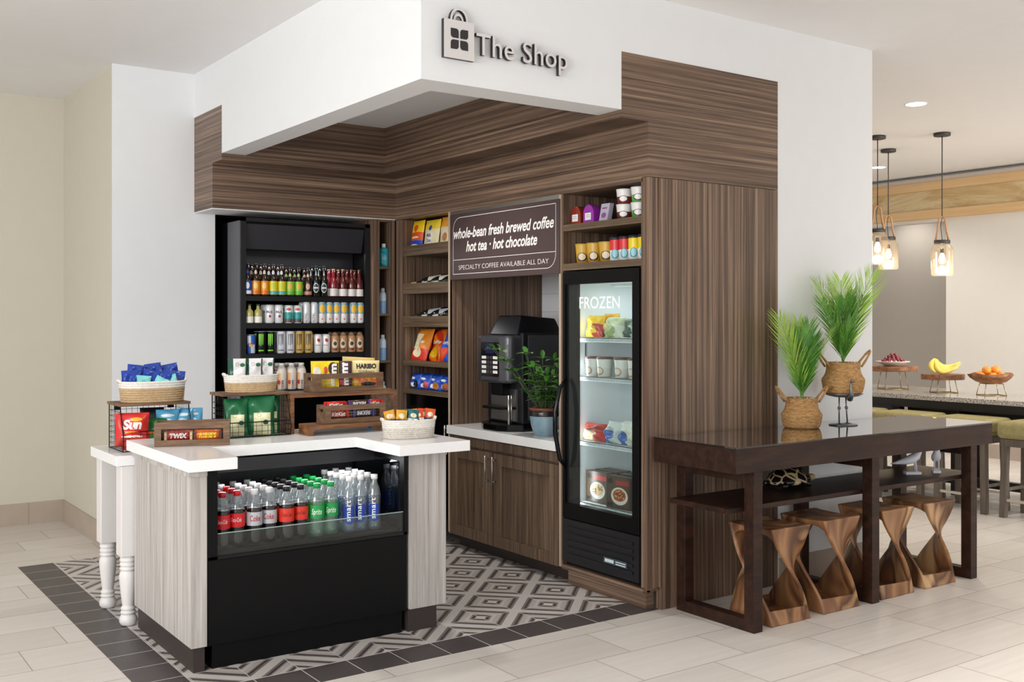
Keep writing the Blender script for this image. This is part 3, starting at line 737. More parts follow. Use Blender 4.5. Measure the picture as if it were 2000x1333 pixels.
place_row([
 (BB('beer_bottle', .215, .029, amber_b, '#2a2420', p_beer('#1e4fb0', '#e9eef5', '#e9eef5', '#1e4fb0'), G1), [2.598], ['brown beer bottle with a blue label at the left end of the top drinks shelf'], 0),
 (BB('beer_bottle', .215, .029, amber_b, '#2a2420', p_beer('#f29a1d', '#f7d67a', '#e8781a', '#d9cfb4'), G1), [2.656, 2.718], ['brown beer bottle with an orange label, left of two', 'brown beer bottle with an orange label, right of two'], 1),
 (BB('beer_bottle', .215, .029, amber_b, '#2a2420', p_beer('#f0dc2a', '#c9d83a', '#3fb8c9', '#dfe6ea'), G1), [2.780, 2.840], ['brown beer bottle with a yellow and turquoise label, left of two', 'brown beer bottle with a yellow and turquoise label, right of two'], 1),
 (BB('beer_bottle', .198, .029, amber_b, '#2a2420', p_beer('#8fd13f', '#f0b23a', '#62b83a', '#a9d68a'), G1), [2.902, 2.964], ['brown beer bottle with a lime green label, left of two', 'brown beer bottle with a lime green label, right of two'], 1),
 (BB('beer_bottle', .198, .029, amber_b, '#2a2420', p_beer('#2a1a16', '#d8ab8c', '#c48a70', '#d9b9a8'), G1), [3.034], ['single dark beer bottle with a dusky pink label'], 1),
 (BB('beer_bottle', .212, .029, M('#0c120e', .1, var=0, coat=.5, name='dark_green_beer_glass'), '#1a1a1a', p_heine, G1), [3.094, 3.154], ['dark beer bottle with a silver oval label, left of two', 'dark beer bottle with a silver oval label, right of two'], 1),
 (BB('wine_bottle', .195, .0295, rosew, '#c9a88a', p_plain('#efece8', z0=.006, z1=.058), G1, nr=.013), [3.226], ['small rose wine bottle with a white label beside the silver-labelled beer'], 1),
 (BB('liquor_bottle', .195, .0295, whisky, '#b98d62', p_plain('#f1eeea', z0=.006, z1=.056), G1, nr=.013), [3.300], ['small cork-topped amber bottle with a white label next to the rose wine'], 1),
 (BB('liquor_bottle', .195, .0295, whisky, '#6a4a3a', p_plain('#f1eeea', z0=.006, z1=.056), G1, nr=.013), [3.368, 3.428], ['small dark amber bottle with a white label, second from the right end', 'small dark amber bottle with a white label at the right end'], 1),
], 1.668)
def d_text(s, col='#2a3a66', extra=None):
    def f(b, S, H, r):
        b.text(S, s, 0, H * .55, .018, 1, w=.04, bold=.02); b.disc(S, .004, H * .38, .008, .010, .0014, 2, 10)
    return ([col, '#b5312f'], f)
def d_teal(b, S, H, r):
    b.patch(S, -.03, .03, .03, .075, .0008, 1, 10); b.disc(S, 0, H * .78, .016, .010, .001, 2, 12); b.patch(S, -.03, .03, .006, .03, .0008, 3, 10)
    b.poly(S, [(-.02, .06), (.0, .045), (.02, .07), (.01, .08)], .0016, 0)
def d_nutrl(b, S, H, r): b.text(S, 'NÜTRL', .006, .036, .014, 1, w=.075, bold=.0, vert=True)
def d_noon(b, S, H, r):
    b.patch(S, -.024, .024, H * .46, H * .97, .0006, 1, 10); b.disc(S, .002, H * .70, .020, .031, .0012, 2, 18); b.disc(S, .004, H * .2, .005, .006, .001, 3, 8)
noon = (['#5fb3d9', '#f5c032', '#e2573c'], d_noon)
GM = 'cans and small bottles on the middle drinks shelf'
place_row([
 (BB('mini_wine_bottle', .128, .026, M('#b9b26a', .15, var=0, coat=.4, name='white_wine'), '#4a5a3a', p_plain('#f2f0ea', z0=.004, z1=.045), GM, neck=.55), [2.612, 2.668][:1] + [2.672], ['small white wine bottle at the left end of the middle drinks shelf', 'small white wine bottle second from the left end of the middle shelf'], 0),
 (CB('beer_can', .124, .031, '#e9eaec', d_text('Mich'), GM), [2.752, 2.818], ['white beer can with blue lettering, left of two', 'white beer can with blue lettering, right of two'], 1),
 (CB('beer_can', .122, .031, '#dfeeee', (['#1f9c98', '#d8453f', '#5b4a4a'], d_teal), GM), [2.892, 2.958], ['white and teal illustrated can, left of two', 'white and teal illustrated can, right of two'], 1),
 (CB('seltzer_can', .145, .026, '#e3e4e6', (['#4a4a4e'], d_nutrl), GM), [3.022, 3.080], ['tall slim white can with vertical grey letters, left of two', 'tall slim white can with vertical grey letters, right of two'], 1),
 (CB('seltzer_can', .145, .026, '#f1f1f1', noon, GM), [3.138, 3.194, 3.250, 3.306, 3.382, 3.436], ['slim can with a yellow sun on blue, ' + s for s in ('leftmost of six', 'second of six', 'third of six', 'fourth of six, before the gap', 'fifth of six, after the gap', 'rightmost of six')], 1),
], 1.483)
def d_redbull(b, S, H, r):
    b.patch(S, -.03, .0, H * .5, H * .95, .0007, 1, 6); b.patch(S, .0, .03, H * .05, H * .5, .0007, 1, 6); b.disc(S, 0, H * .45, .012, .010, .0016, 2, 12); b.text(S, 'Red Bull', 0, H * .50, .012, 3, w=.04, bold=.03, off=.0022)
def d_claw(b, S, H, r): claw(b, S, 1, H * .62, 1.15); b.patch(S, -.018, .018, .018, .026, .0012, 1, 4)
def d_cel(b, S, H, r): b.disc(S, .006, H * .68, .011, .014, .001, 1, 10, rot=.5); b.text(S, 'CELSIUS', 0, H * .38, .008, 2, w=.034, bold=.0)
def p_mocha(l, S, H, r):
    l.disc(S, 0, .058, .022, .030, .0012, 0, 16); l.disc(S, .002, .062, .012, .014, .002, 1, 14); l.patch(S, -.016, .016, .014, .03, .0012, 2, 6)
    return [cm('#d9c3a0'), cm('#2b2420'), cm('#6a2b22')]
GN = 'energy drinks and coffees on the lower drinks shelf'
place_row([
 (CB('energy_drink_can', .128, .030, '#2f62b8', (['#c4ccd6', '#d9a53a', '#c0262c'], d_redbull), GN), [2.622], ['blue and silver energy drink can at the left end of the lower shelf'], 1),
 (CB('energy_drink_can', .150, .031, '#101214', (['#7bd02a'], d_claw), GN), [2.694, 2.762], ['black energy can with green claw marks, left of two', 'black energy can with green claw marks, right of two'], 1),
 (CB('energy_drink_can', .150, .031, '#d9dbe2', (['#6a6c72'], d_claw), GN), [2.836, 2.902], ['white energy can with grey claw marks, left of two', 'white energy can with grey claw marks, right of two'], 1),
 (CB('energy_drink_can', .150, .031, '#c9a860', (['#4a3a20'], d_claw), GN), [2.970, 3.036], ['gold energy can with dark claw marks, left of two', 'gold energy can with dark claw marks, right of two'], 1),
 (CB('energy_drink_can', .128, .029, '#ecebea', (['#c43038', '#3a3a3a'], d_cel), GN), [3.108, 3.170], ['short white can with a red flame mark, left of two', 'short white can with a red flame mark, right of two'], 1),
 (BB('iced_coffee_bottle', .145, .031, M('#b98e68', .2, var=0, coat=.5, name='milky_coffee'), '#4a3a34', p_mocha, GN, neck=.66, capr=.019, nr=.019), [3.238, 3.302, 3.366, 3.432], ['glass bottle of milky coffee with a dark round emblem, ' + s for s in ('leftmost of four', 'second of four', 'third of four', 'rightmost of four')], 1),
], 1.277)
def p_prot(l, S, H, r):
    l.patch(S, -.030, -.006, .02, .115, .0012, 1, 6); l.disc(S, -.016, .05, .010, .016, .002, 2, 12); l.text(S, 'CORE', .012, .035, .012, 3, w=.06, bold=.03, vert=True, off=.0016)
    return [white, cm('#e7b27a'), cm('#a8281e'), cm('#5b4f54')]
GP = 'protein drinks on the shelf behind the island'
place_row([
 (BB('juice_bottle', .165, .031, M('#6a2334', .2, var=0, coat=.4, name='berry_drink'), '#c8203c', p_plain('#7c2a44', '#efe6ea', None, .03, .11), GP, neck=.66, capr=.020, nr=.019), [2.768], ['dark berry drink with a bright red cap behind the island, beside the rope basket'], 1),
 (BB('protein_shake_bottle', .180, .034, M('#e7ddd4', .3, var=0, name='milk_shake_plastic'), '#e9e4df', p_prot, GP, neck=.66, capr=.020, nr=.019), [2.818 + .022, 2.912, 2.984], ['white protein shake bottle with an orange and red label, left of three', 'white protein shake bottle with an orange and red label, middle of three', 'white protein shake bottle partly hidden by the sweets crate'], 1),
], 1.03)

# ---- toiletries in the narrow tower
def mouthwash(lab, loc):
    t = thing('mouthwash_bottle', lab, 'bottle', loc, face_cam(*loc[:2]))
    MB().lathe([(.030, 0), (.034, .004), (.034, .125), (.022, .140)], 20, sy=.6, power=5).build('bottle', M('#1793a0', .12, var=0, coat=.5, name='teal_mouthwash'), t)
    MB().lathe([(.016, .140), (.016, .165), (.013, .168)], 16).build('cap', white, t)
mouthwash('teal mouthwash bottle with a white cap on the top shelf of the narrow tower', (3.607, 6.72, 1.8898))
def spray(lab, loc, c='#8fc1e8', pr=[None]):
    if pr[0]: return dup(pr[0], loc, label=lab)
    t = thing('spray_bottle', lab, 'bottle', loc, 0, 'pale blue spray bottles in the narrow tower')
    S = Cyl(.026); b = MB(); b.lathe([(.025, 0), (.026, .004), (.026, .138), (.016, .158)], 20, mi=0); b.lathe([(.0264, .0), (.0264, .09)], 20, mi=1, caps=False); b.build('bottle', [cm('#cfe3f2'), grain('blue_fade', [(.3, '#5f9ad6'), (.7, '#a9cbe9')], (1, 1, 8), .3)], t)
    MB().lathe([(.014, .152), (.015, .178), (.011, .184)], 16).build('cap', cm('#d5dde4'), t)
    pr[0] = t; return t
for z, s in ((1.552, 'second shelf'), (1.214, 'third shelf'), (.876, 'lowest shelf, half hidden,')):
    spray('pale blue spray bottle on the ' + s + ' of the narrow tower', (3.605, 6.73, z + .001))

# ================================================================== SNACK BAGS
def bag_mesh(w, h, d, zone, mats, texts=(), decs=(), crimp=True, wob=.0, seed=1, nx=14, nz=16):
    """pillow pouch standing on z = 0 with its front towards -y; zone(s, t) gives the material of a patch (s, t in 0..1)"""
    rnd = random.Random(seed); ph = [rnd.uniform(0, 6) for _ in range(4)]
    def prof(s, t):
        e = max(0, 1 - abs(2 * s - 1) ** 2.6) ** .6; v = max(0, 1 - abs(2 * t - 1) ** 3.2) ** .7
        q = d / 2 * e * v
        return q * (1 + wob * .5 * sin(7 * s + ph[0]) * sin(9 * t + ph[1]))
    def front(a, b, off):
        s = a / w + .5; t = b / h; return Vector((a * (1 - .05 * sin(pi * min(1, max(0, t)))), -prof(s, t) - off - wob * .006 * sin(12 * s + ph[2]) * (1 - t), b))
    mb = MB()
    def sheet(sgn):
        vs = [Vector((f.x, f.y * sgn, f.z)) for j in range(nz + 1) for f in [front((i / nx - .5) * w, j / nz * h, .0004) for i in range(nx + 1)]]
        for_i = []; fs = []
        for j in range(nz):
            for i in range(nx):
                a = j * (nx + 1) + i; f = (a, a + 1, a + nx + 2, a + nx + 1)
                fs.append(f if sgn > 0 else tuple(reversed(f))); for_i.append(zone((i + .5) / nx, (j + .5) / nz))
        mb.add(vs, fs, for_i, True)
    sheet(1); sheet(-1)
    for tx in texts: mb.text(front, tx[0], tx[1], tx[2], tx[3], tx[4], **tx[5])
    for dc in decs: mb.disc(front, *dc)
    return mb, mats
def snack_bag(name, label, loc, rz, w, h, d, zone, cols, texts=(), decs=(), group=None, tilt=0, roll=0, seed=1, wob=.3, gl=.3):
    mb, mats = bag_mesh(w, h, d, zone, [cm(c, gl) for c in cols], texts, decs, seed=seed, wob=wob)
    o = mb.build(name, mats, loc=loc); o.rotation_euler = Matrix.Rotation(rz, 3, 'Z').to_4x4().to_3x3().to_euler()
    o.rotation_euler = (Matrix.Rotation(rz, 3, 'Z') @ Matrix.Rotation(tilt, 3, 'X') @ Matrix.Rotation(roll, 3, 'Y')).to_euler()
    return tag(o, label, 'snack bag', group)
def z_solid(s, t): return 0
def z_split(t0, a=0, b=1): return lambda s, t: a if t > t0 else b
def z_diag(s, t): return 0 if (s * 1.3 + t * 2) % 1 > .5 else 1
def z_trio(s, t): return 0 if t > .66 else (1 if (s - .5) ** 2 + (t - .42) ** 2 < .05 else 2)

# ---- shelving bay goods; the unit faces -x, so the local -y front turns to -x: rz = -90 degrees
FX = R(-90)
SY = lambda y: 5.93 + y
S1, S2, S3, S4, S5 = 1.977, 1.709, 1.476, 1.203, 1.005
g = 'bags on the top snack shelf'
z = 1.979
snack_bag('chocolate_bag', 'yellow and blue bag of chocolates at the left of the top snack shelf', (3.725, 6.46, z), FX, .16, .235, .05, lambda s, t: 0 if t > .62 else (1 if t > .36 else 2), ['#f4c81e', '#e2571c', '#1f4fc4'], (), [(0, .175, .03, .025, .001, 1, 14), (0, .11, .05, .008, .001, 3, 14), (0, .055, .04, .007, .001, 3, 14)], g, R(-8), seed=2).data.materials.append(cm('#f7e9c0'))
snack_bag('chocolate_bag', 'dark bag with a yellow band behind the yellow bags, top snack shelf', (3.79, 6.34, z), FX, .19, .235, .05, lambda s, t: 0 if t > .5 else (1 if t > .2 else 2), ['#1d1a1c', '#e9e23a', '#3a2a24'], (), [(0.0, .08, .03, .03, .001, 2, 12)], g, R(-8), seed=3)
snack_bag('nut_bag', 'yellow and white snack bag in the middle of the top snack shelf', (3.725, 6.26, z), FX, .20, .225, .05, z_trio, ['#f2d23c', '#f4efe2', '#efe3b9'], [('Milk', 0, .10, .024, 3, dict(w=.06, bold=.02)), ('Choc', 0, .065, .022, 3, dict(w=.06, bold=.02))], [(0, .165, .02, .02, .001, 3, 12)], g, R(-8), seed=4).data.materials.append(cm('#3b4f8a'))
snack_bag('nut_bag', 'cream and orange nut bag at the right of the top snack shelf', (3.74, 6.075, z), FX, .20, .235, .05, z_trio, ['#f0a23a', '#f3e6cc', '#e9d9b8'], (), [(0, .09, .035, .03, .001, 3, 12)], g, R(-8), seed=5).data.materials.append(cm('#c98a52'))
snack_bag('nut_bag', 'green-topped cream bag partly hidden behind the coffee sign', (3.81, 5.985, z), FX, .11, .23, .04, lambda s, t: 0 if t > .7 else 1, ['#3f9a6a', '#efe3c8'], (), (), g, R(-8), seed=6)
# wine bottles lying on the sloped shelves
def wine(label, loc, foil, lab2, prw={}):
    if (foil, lab2) in prw: return dup(prw[(foil, lab2)], loc, label=label)
    t = thing('wine_bottle', label, 'bottle', loc, 0, 'wine bottles lying on the snack shelving')
    bt = MB(); bt.lathe([(.030, 0), (.037, .008), (.037, .175), (.030, .205), (.016, .235), (.0145, .30)], 24); bt.build('bottle', M('#14180f', .12, var=0, coat=.4, name='wine_glass'), t)
    MB().lathe([(.0155, .235), (.0155, .300), (.014, .304)], 20).build('foil', cm(foil, .35), t)
    lb = MB(); lb.lathe([(.0378, .05), (.0378, .15)], 24, caps=False); lb.build('label', cm(lab2), t)
    t.rotation_euler = Vector((1.0, .12, .30)).to_track_quat('Z', 'Y').to_euler()
    prw[(foil, lab2)] = t; return t
for zz, nm, fo in ((S2, 'upper', '#cdb271'), (S3, 'lower', '#2a2a2e')):
    for k, (yy, c2) in enumerate(((6.39, fo), (6.24, '#cfd0d6'), (6.09, '#cfd0d6'))):
        t = wine(f'dark wine bottle lying neck outward on the {nm} wine shelf, {["left", "middle", "right"][k]} of three', (3.895, yy - .10, zz + .088), c2, '#e3dccb' if nm == 'upper' else '#c9ccd4')
        t.rotation_euler = Vector((-.50, .85, -.12)).to_track_quat('Z', 'Y').to_euler()
z = S4; g = 'crisp bags on the fourth snack shelf'
def crisp(label, y, x, cols, txt, rz, seed, zone=z_diag):
    b = snack_bag('crisp_bag', label, (x, y, z + .004), FX + rz, .19, .25, .065, zone, cols, [(txt, 0, .13, .026, 3, dict(w=.13, bold=.03, shear=.3))], [(.0, .07, .045, .04, .001, 2, 14)], g, R(-20), seed=seed, wob=.8)
crisp('white and red crisp bag at the left of the fourth snack shelf', 6.45, 3.735, ['#d8392a', '#ef8f2a', '#f2e3b9', '#f6f6f2'], 'Lays', .05, 11, lambda s, t: 0 if t < .35 else (2 if s < .6 and t < .8 else 1))
crisp('orange crisp bag with red stripes in the middle of the fourth shelf', 6.33, 3.80, ['#e97a1c', '#d23a22', '#f2c21e', '#fff4cf'], 'Ruffles', 0, 12)
crisp('yellow and orange crisp bag right of centre on the fourth shelf', 6.21, 3.80, ['#f0882a', '#f3cf2a', '#e8e13a', '#d82a22'], 'Cheetos', -.05, 13, lambda s, t: 0 if t > .45 else 1)
crisp('blue crisp bag with red corner at the right of the fourth shelf', 6.085, 3.73, ['#1f55c4', '#2a6fd8', '#d8482a', '#f6f6f2'], 'Doritos', -.05, 14, lambda s, t: 0 if s + t > .7 else 2)
z = S5; g = 'blue biscuit packs on the fifth snack shelf'
def pack(label, y, txt, c3, seed, w=.145):
    b = snack_bag('biscuit_pack', label, (3.735, y, z + .002), FX, w, .125, .07, lambda s, t: 0 if .15 < t < .9 else 1, ['#1a55c8', '#123f9e', c3, '#f3f6fa'], [(txt, -.01, .078, .022, 3, dict(w=.085, bold=.04, shear=.2))] if txt else (), [(-.01, .085, .034, .009, .0012, 3, 12), (-.01, .04, .045, .016, .0008, 3, 12), (.025, .045, .032, .026, .0014, 2, 12)], g, R(-6), seed=seed, wob=.5)
for a in (('blue biscuit pack with black cookies at the left end of the fifth shelf', 6.462, None, '#16161c', 21), ('blue biscuit pack with a pink and white picture, second on the fifth shelf', 6.325, None, '#d85a6a', 22), ('blue biscuit pack with an orange picture, third on the fifth shelf', 6.19, None, '#c9803a', 23), ('blue biscuit pack with a brown picture at the right of the fifth shelf', 6.055, None, '#a9582a', 24)): pack(*a)
# second tier of packs lying under the first at the left
# ---- above the freezer
def cup(name, label, group, r0, r1, h, body, bandc, lid, loc, rz, pr={}, lidh=.004, txt=None, emb=None):
    k = (body, bandc)
    if k in pr: return dup(pr[k], loc, rz, label)
    t = thing(name, label, 'food cup', loc, rz, group)
    S = Cone(r0, r1, h)
    b = MB(); b.lathe([(r0, 0), (r0 + (r1 - r0) * .5, h * .5, 1), (r1, h - .003, 1), (r1, h)], 24)
    if txt: b.text(S, txt, 0, h * .66, .012, 2, w=r1 * 1.3, bold=.03)
    if emb: b.disc(S, 0, h * .32, r1 * .62, h * .24, .001, 2, 18); b.disc(S, 0, h * .34, r1 * .48, h * .18, .002, 3, 16)
    b.build('tub', [cm(body), cm(bandc), cm(emb[0] if emb else '#4a3534'), cm(emb[1] if emb else '#f4efe6')], t)
    MB().lathe([(r1 + .002, h), (r1 + .003, h + .003), (r1, h + lidh)], 24).build('lid', cm(lid), t)
    pr[k] = t; return t
CX = R(-52)
zt, zb = 1.78 + .2648, 1.78 + .0438
CG = 'cups above the freezer'
for y, lab, bc in ((4.245, 'dark red', '#7c2a26'), (4.128, 'green', '#5fae4a')):
    for k, zz in enumerate((zt, zt + .0815)):
        cup('cereal_cup', f'white cereal cup with a {lab} lower band, {["bottom", "top"][k]} of its stack of two', 'cereal cups above the freezer', .038, .044, .075, bc, '#e9e5e2', '#dcd8d6', (3.735, y, zz), CX, txt=None, emb=('#3a2b2b', '#e9e5e2'))
        cup('cereal_cup', f'white cereal cup with a {lab} lower band behind the front stack, {["bottom", "top"][k]}', 'cereal cups above the freezer', .038, .044, .075, bc, '#e9e5e2', '#dcd8d6', (3.83, y, zz), CX)
for k, y in enumerate((4.60, 4.50, 4.395)):
    cup('soup_cup', 'golden soup cup with a bowl picture, ' + ['left', 'middle', 'right'][k] + ' of three above the freezer', 'golden soup cups above the freezer', .037, .046, .105, '#c9962a', '#cda23a', '#bcae50', (3.74, y, zb), CX, txt=None, emb=('#2a211a', '#dccdb2'))
for k, (y, c, n) in enumerate(((4.315, '#d8343a', 'red'), (4.24, '#d8343a', 'red'), (4.165, '#ecd32a', 'yellow'), (4.09, '#ecd32a', 'yellow'))):
    cup('oat_cup', f'tall white snack tub with a {n} upper half, {["left", "right"][k % 2]} of the {n} pair', 'tall snack tubs above the freezer',   .0325, .0335, .115, '#eeece8', c, '#27242a', (3.735, y, zb), CX, lidh=.016, emb=('#2f8f9e', '#8fc6cf'))
def egg_pack(label, y, c, rz=0):
    t = thing('candy_pack', label, 'snack pack', (3.72, y, zt), FX + rz, 'domed snack packs above the freezer')
    b = MB(); P = Plane((0, 0, 0), (1, 0, 0), (0, 0, 1))
    pts = [(-.045, 0), (.045, 0)] + [(.045 * cos(R(a)), .055 + .05 * sin(R(a))) for a in range(0, 181, 15)]
    b.prism(pts, P, -.05, .004); b.build('tray', cm(c, .25), t, bevel=.004)
    l = MB(); l.patch(P, -.026, .026, .018, .058, .005, 0, 1); l.patch(P, -.018, .018, .035, .037, .0056, 1, 1); l.patch(P, -.018, .018, .045, .047, .0056, 1, 1); l.build('label', [white, cm('#777')] if False else [white, cm('#77747a')], t)
egg_pack('dark orange domed snack pack at the left of the upper shelf above the freezer', 4.645, '#8a2f1c'); egg_pack('purple domed snack pack beside the dark orange one', 4.53, '#9a2fa6')
t = thing('snack_packet', 'pale lilac packet leaning between the purple pack and the cereal cups', 'snack pack', (3.72, 4.40, zt), FX)
P = Plane((0, 0, 0), (1, 0, 0), Vector((.25, 0, 1))); b = MB(); b.prism([(-.04, 0), (.03, 0), (.03, .10), (-.04, .10)], P, -.03, .003); b.build('packet', cm('#b9b3c6'), t, bevel=.002)
MB().patch(P, -.025, .015, .070, .078, .0045, 0, 1).disc(P, -.005, .035, .02, .015, .0045, 0, 14).build('print', cm('#8f4f8a'), t)

# ---- inside the freezer
fx = 3.66
def fz(z): return .121 + z
g = 'frozen bags on the top freezer shelf'
ZF = lambda s, t: 0 if t > .55 else (1 if s < .5 else 2)
def fbag(label, x, y, z, w, h, cols, seed, d=.07, tilt=-12, name='frozen_bag', grp=g, zone=ZF, txt=None):
    snack_bag(name, label, (x, y, z), FX, w, h, d, zone, cols, [(txt, 0, h * .45, .022, 2, dict(w=w * .7, bold=.03))] if txt else (), [(.0, h * .35, w * .28, h * .2, .001, 1, 12)], grp, R(tilt), seed=seed, wob=1.0)
zs = fz(1.287)
fbag('yellow and red frozen snack bag at the left of the top freezer shelf', 3.80, 4.575, zs, .15, .125, ['#e9b81e', '#f2cf3a', '#c9372a'], 31)
fbag('yellow pointed frozen bag second on the top freezer shelf', 3.84, 4.50, zs, .13, .135, ['#e0a81a', '#efe0b0', '#e9c42a'], 32)
fbag('pale green frozen vegetable bag in the middle of the top freezer shelf', 3.80, 4.405, zs, .15, .115, ['#c9cfa8', '#a9b97a', '#e3e6d2'], 33)
fbag('dark green frozen bag right of the pale one on the top freezer shelf', 3.82, 4.285, zs, .12, .105, ['#5d6f62', '#48604f', '#c9d2cc'], 34)
fbag('lime and white frozen bag at the right of the top freezer shelf', 3.79, 4.185, zs, .12, .11, ['#c9d94a', '#e9eee6', '#cfdcc0'], 35)
zs = fz(1.068); ig = 'ice cream tubs in the freezer'
for k, y in enumerate((4.585, 4.485, 4.335, 4.225)):
    cup('ice_cream_tub', 'white ice cream tub with a dark lid, ' + ['leftmost', 'second', 'third', 'rightmost'][k] + ' on the second freezer shelf', ig, .038, .046, .098, '#e6dfd8', '#efeae4', '#6a3a34', (3.80, y, zs), FX, lidh=.012, emb=('#b98a72', '#e9ddd0'))
cup('ice_cream_tub', 'dark ice cream tub between the white tubs in the freezer', ig, .036, .043, .095, '#5a5a52', '#7a7466', '#3a2f2c', (3.87, 4.42, zs), FX, lidh=.012)
zs = fz(.702); g2 = 'frozen bags on the third freezer shelf'
fbag('red and cream frozen bag at the left of the third freezer shelf', 3.79, 4.56, zs, .19, .10, ['#b83a2e', '#e6c9a4', '#d2322a'], 36, grp=g2, d=.09)
fbag('clear frozen bag with a blue label in the middle of the third freezer shelf', 3.79, 4.40, zs, .13, .12, ['#dfe3e0', '#2f5fb0', '#cfd6d2'], 37, grp=g2, d=.09)
fbag('clear frozen bag with a blue stripe on the third freezer shelf', 3.80, 4.295, zs, .11, .13, ['#e6e6dd', '#3a66b6', '#d9dccf'], 38, grp=g2, d=.09)
fbag('pale frozen bag at the right of the third freezer shelf', 3.78, 4.20, zs, .13, .13, ['#e9e6d6', '#e3dfc9', '#d9d6c6'], 39, grp=g2, d=.09)
zs = fz(.354)
def meal_box(label, x, y, z, c1, dish, rz=0):
    t = thing('frozen_meal_box', label, 'box', (x, y, z), FX + rz, 'frozen meal boxes on the freezer floor')
    b = MB(); b.box(-.095, .095, 0, .045, 0, .175); b.build('carton', cm('#453328', .3), t, bevel=.001)
    P = Plane((0, -.0002, 0), (1, 0, 0), (0, 0, 1)); l = MB()
    l.patch(P, -.085, .085, .01, .17, .0006, 0, 1); l.patch(P, -.02, .085, .13, .155, .0014, 1, 1); l.disc(P, -.06, .147, .02, .015, .0014, 2, 16); l.disc(P, .01, .07, .065, .048, .0014, 3, 20); l.disc(P, .01, .075, .05, .034, .002, 4, 12)
    rr = random.Random(int(y * 100))
    for k in range(26): l.disc(P, .01 + rr.uniform(-.04, .04), .075 + rr.uniform(-.026, .026), .007, .004, .0026, 5 + k % 2, 6, rot=rr.uniform(0, 3))
    l.patch(P, -.08, -.04, .014, .03, .0014, 2, 1)
    l.build('printed_front', [cm('#54402f', .3), cm(c1, .3), cm('#1c1815', .3), cm('#e6ddd0', .3), cm(dish, .3), cm('#e3b98a', .3), cm('#7a3a1c', .3)], t)
    return t
m = meal_box('dark frozen meal carton with a pasta dish at the left of the freezer floor', 3.79, 4.545, zs, '#c8322a', '#d9b07c')
m = meal_box('dark frozen meal carton with a red banner at the right of the freezer floor', 3.76, 4.325, zs, '#a8342c', '#b5552a', .06)
for k, (x, y) in enumerate(((3.86, 4.545), (3.85, 4.325), (3.92, 4.545), (3.91, 4.325))):
    dup(m, (x, y, zs), FX, f'frozen meal carton {["directly", "second"][k // 2]} behind the front {["left", "right"][k % 2]} carton')
t = thing('price_card', 'black price card on the freezer side wall under the top shelf', 'card', (3.80, 4.655, fz(1.13)), FX)
MB().box(-.05, .0, 0, .004, 0, .12).build('card', cm('#26262b'), t); MB().box(-.042, -.03, -.001, 0, .06, .10).box(-.025, -.014, -.001, 0, .06, .10).build('print', cm('#b9c0c4'), t)

# ================================================================== ON THE ISLAND AND THE SIDE TABLE
rope_w = grain('white_cotton_rope', [(.3, '#d9d3c8'), (.7, '#f2eee6')], (60, 60, 90), .8); rope_t = grain('tan_jute_rope', [(.3, '#a98a63'), (.7, '#cdb28a')], (60, 60, 90), .85)
rope_g = grain('grey_flecked_rope', [(.35, '#b9b0a4'), (.6, '#e0d9ce')], (120, 120, 120), .85)
def rope_basket(label, loc, rx, ry, h, low, split=.5, rz=0, handles=True):
    t = thing('rope_basket', label, 'basket', loc, rz, 'coiled rope baskets of snacks')
    n = 9; pr = []
    for k in range(n):
        z = h * k / n; m = 1 if k < n * split else 0; q = .93 + .07 * (k / n)
        for j in range(4): a = -pi / 2 + pi * j / 3; pr.append((rx * (q + .022 * cos(a)), z + h / n * (.5 + .5 * sin(a)) * .98, m))
    pr.append((rx * .97, h, 0)); pr.append((rx * .90, h * .55, 0)); pr.append((rx * .02, h * .5, 0))
    b = MB(); b.lathe([(rx * .5, 0, 1)] + pr, 40, sy=ry / rx, power=2.6, caps=False); b.build('coiled_body', [rope_w, low], t)
    if handles:
        for sx in (-1, 1):
            MB().tube([(sx * rx * .98, -ry * .25, h - .006), (sx * rx * 1.04, -ry * .12, h + .004), (sx * rx * 1.04, ry * .12, h + .004), (sx * rx * .98, ry * .25, h - .006)], .007).build('handle', rope_w, t)
    return t
wire = M('#1a1a1c', .45, .6, var=0, name='black_wire')
def wire_rack(label, loc, W, D, H, low, step=.028, rz=0):
    """wire bin with high sides and back, a low front and a wooden lid plank"""
    t = thing('wire_rack', label, 'rack', loc, rz, 'wire racks with wooden tops')
    f = MB(); r = .0028
    f.tube([(0, 0, r), (W, 0, r), (W, D, r), (0, D, r)], r, 6, closed=True)
    for x in (0, W): f.tube([(x, 0, low), (x, -.012, low * .5), (x, 0, r)], r, 6).tube([(x, 0, low), (x, .04, H - .03), (x, .05, H)], r, 6).tube([(x, D, 0), (x, D, H)], r, 6)
    f.tube([(0, 0, low), (W, 0, low)], r, 6).tube([(0, D, H), (W, D, H)], r, 6); f.build('frame', wire, t)
    m = MB(); q = .0011
    k = int(W / step)
    for i in range(1, k):
        x = W * i / k; m.tube([(x, -.001, r), (x, -.006, low * .5), (x, 0, low)], q, 4).tube([(x, D, r), (x, D, H)], q, 4).tube([(x, 0, r), (x, D, r)], q, 4)
    for i in range(1, int(low / step) + 1): m.tube([(0, -.005, step * i), (W, -.005, step * i)], q, 4)
    for i in range(1, int(H / step)):
        m.tube([(0, D, step * i), (W, D, step * i)], q, 4)
        for x in (0, W): m.tube([(x, .03 if step * i > low else 0, step * i), (x, D, step * i)], q, 4)
    for i in range(1, int(D / step)):
        for x in (0, W): m.tube([(x, step * i, r), (x, step * i, (low if i < 2 else H))], q, 4)
    m.build('wire_mesh', wire, t)
    MB().box(-.006, W + .006, .035, D + .02, H, H + .014).build('wooden_top', crate_w, t, bevel=.001)
    for x in (.02, W - .05): MB().box(x, x + .03, D - .03, D - .01, H - .03, H).build('bracket', wire, t)
    return t
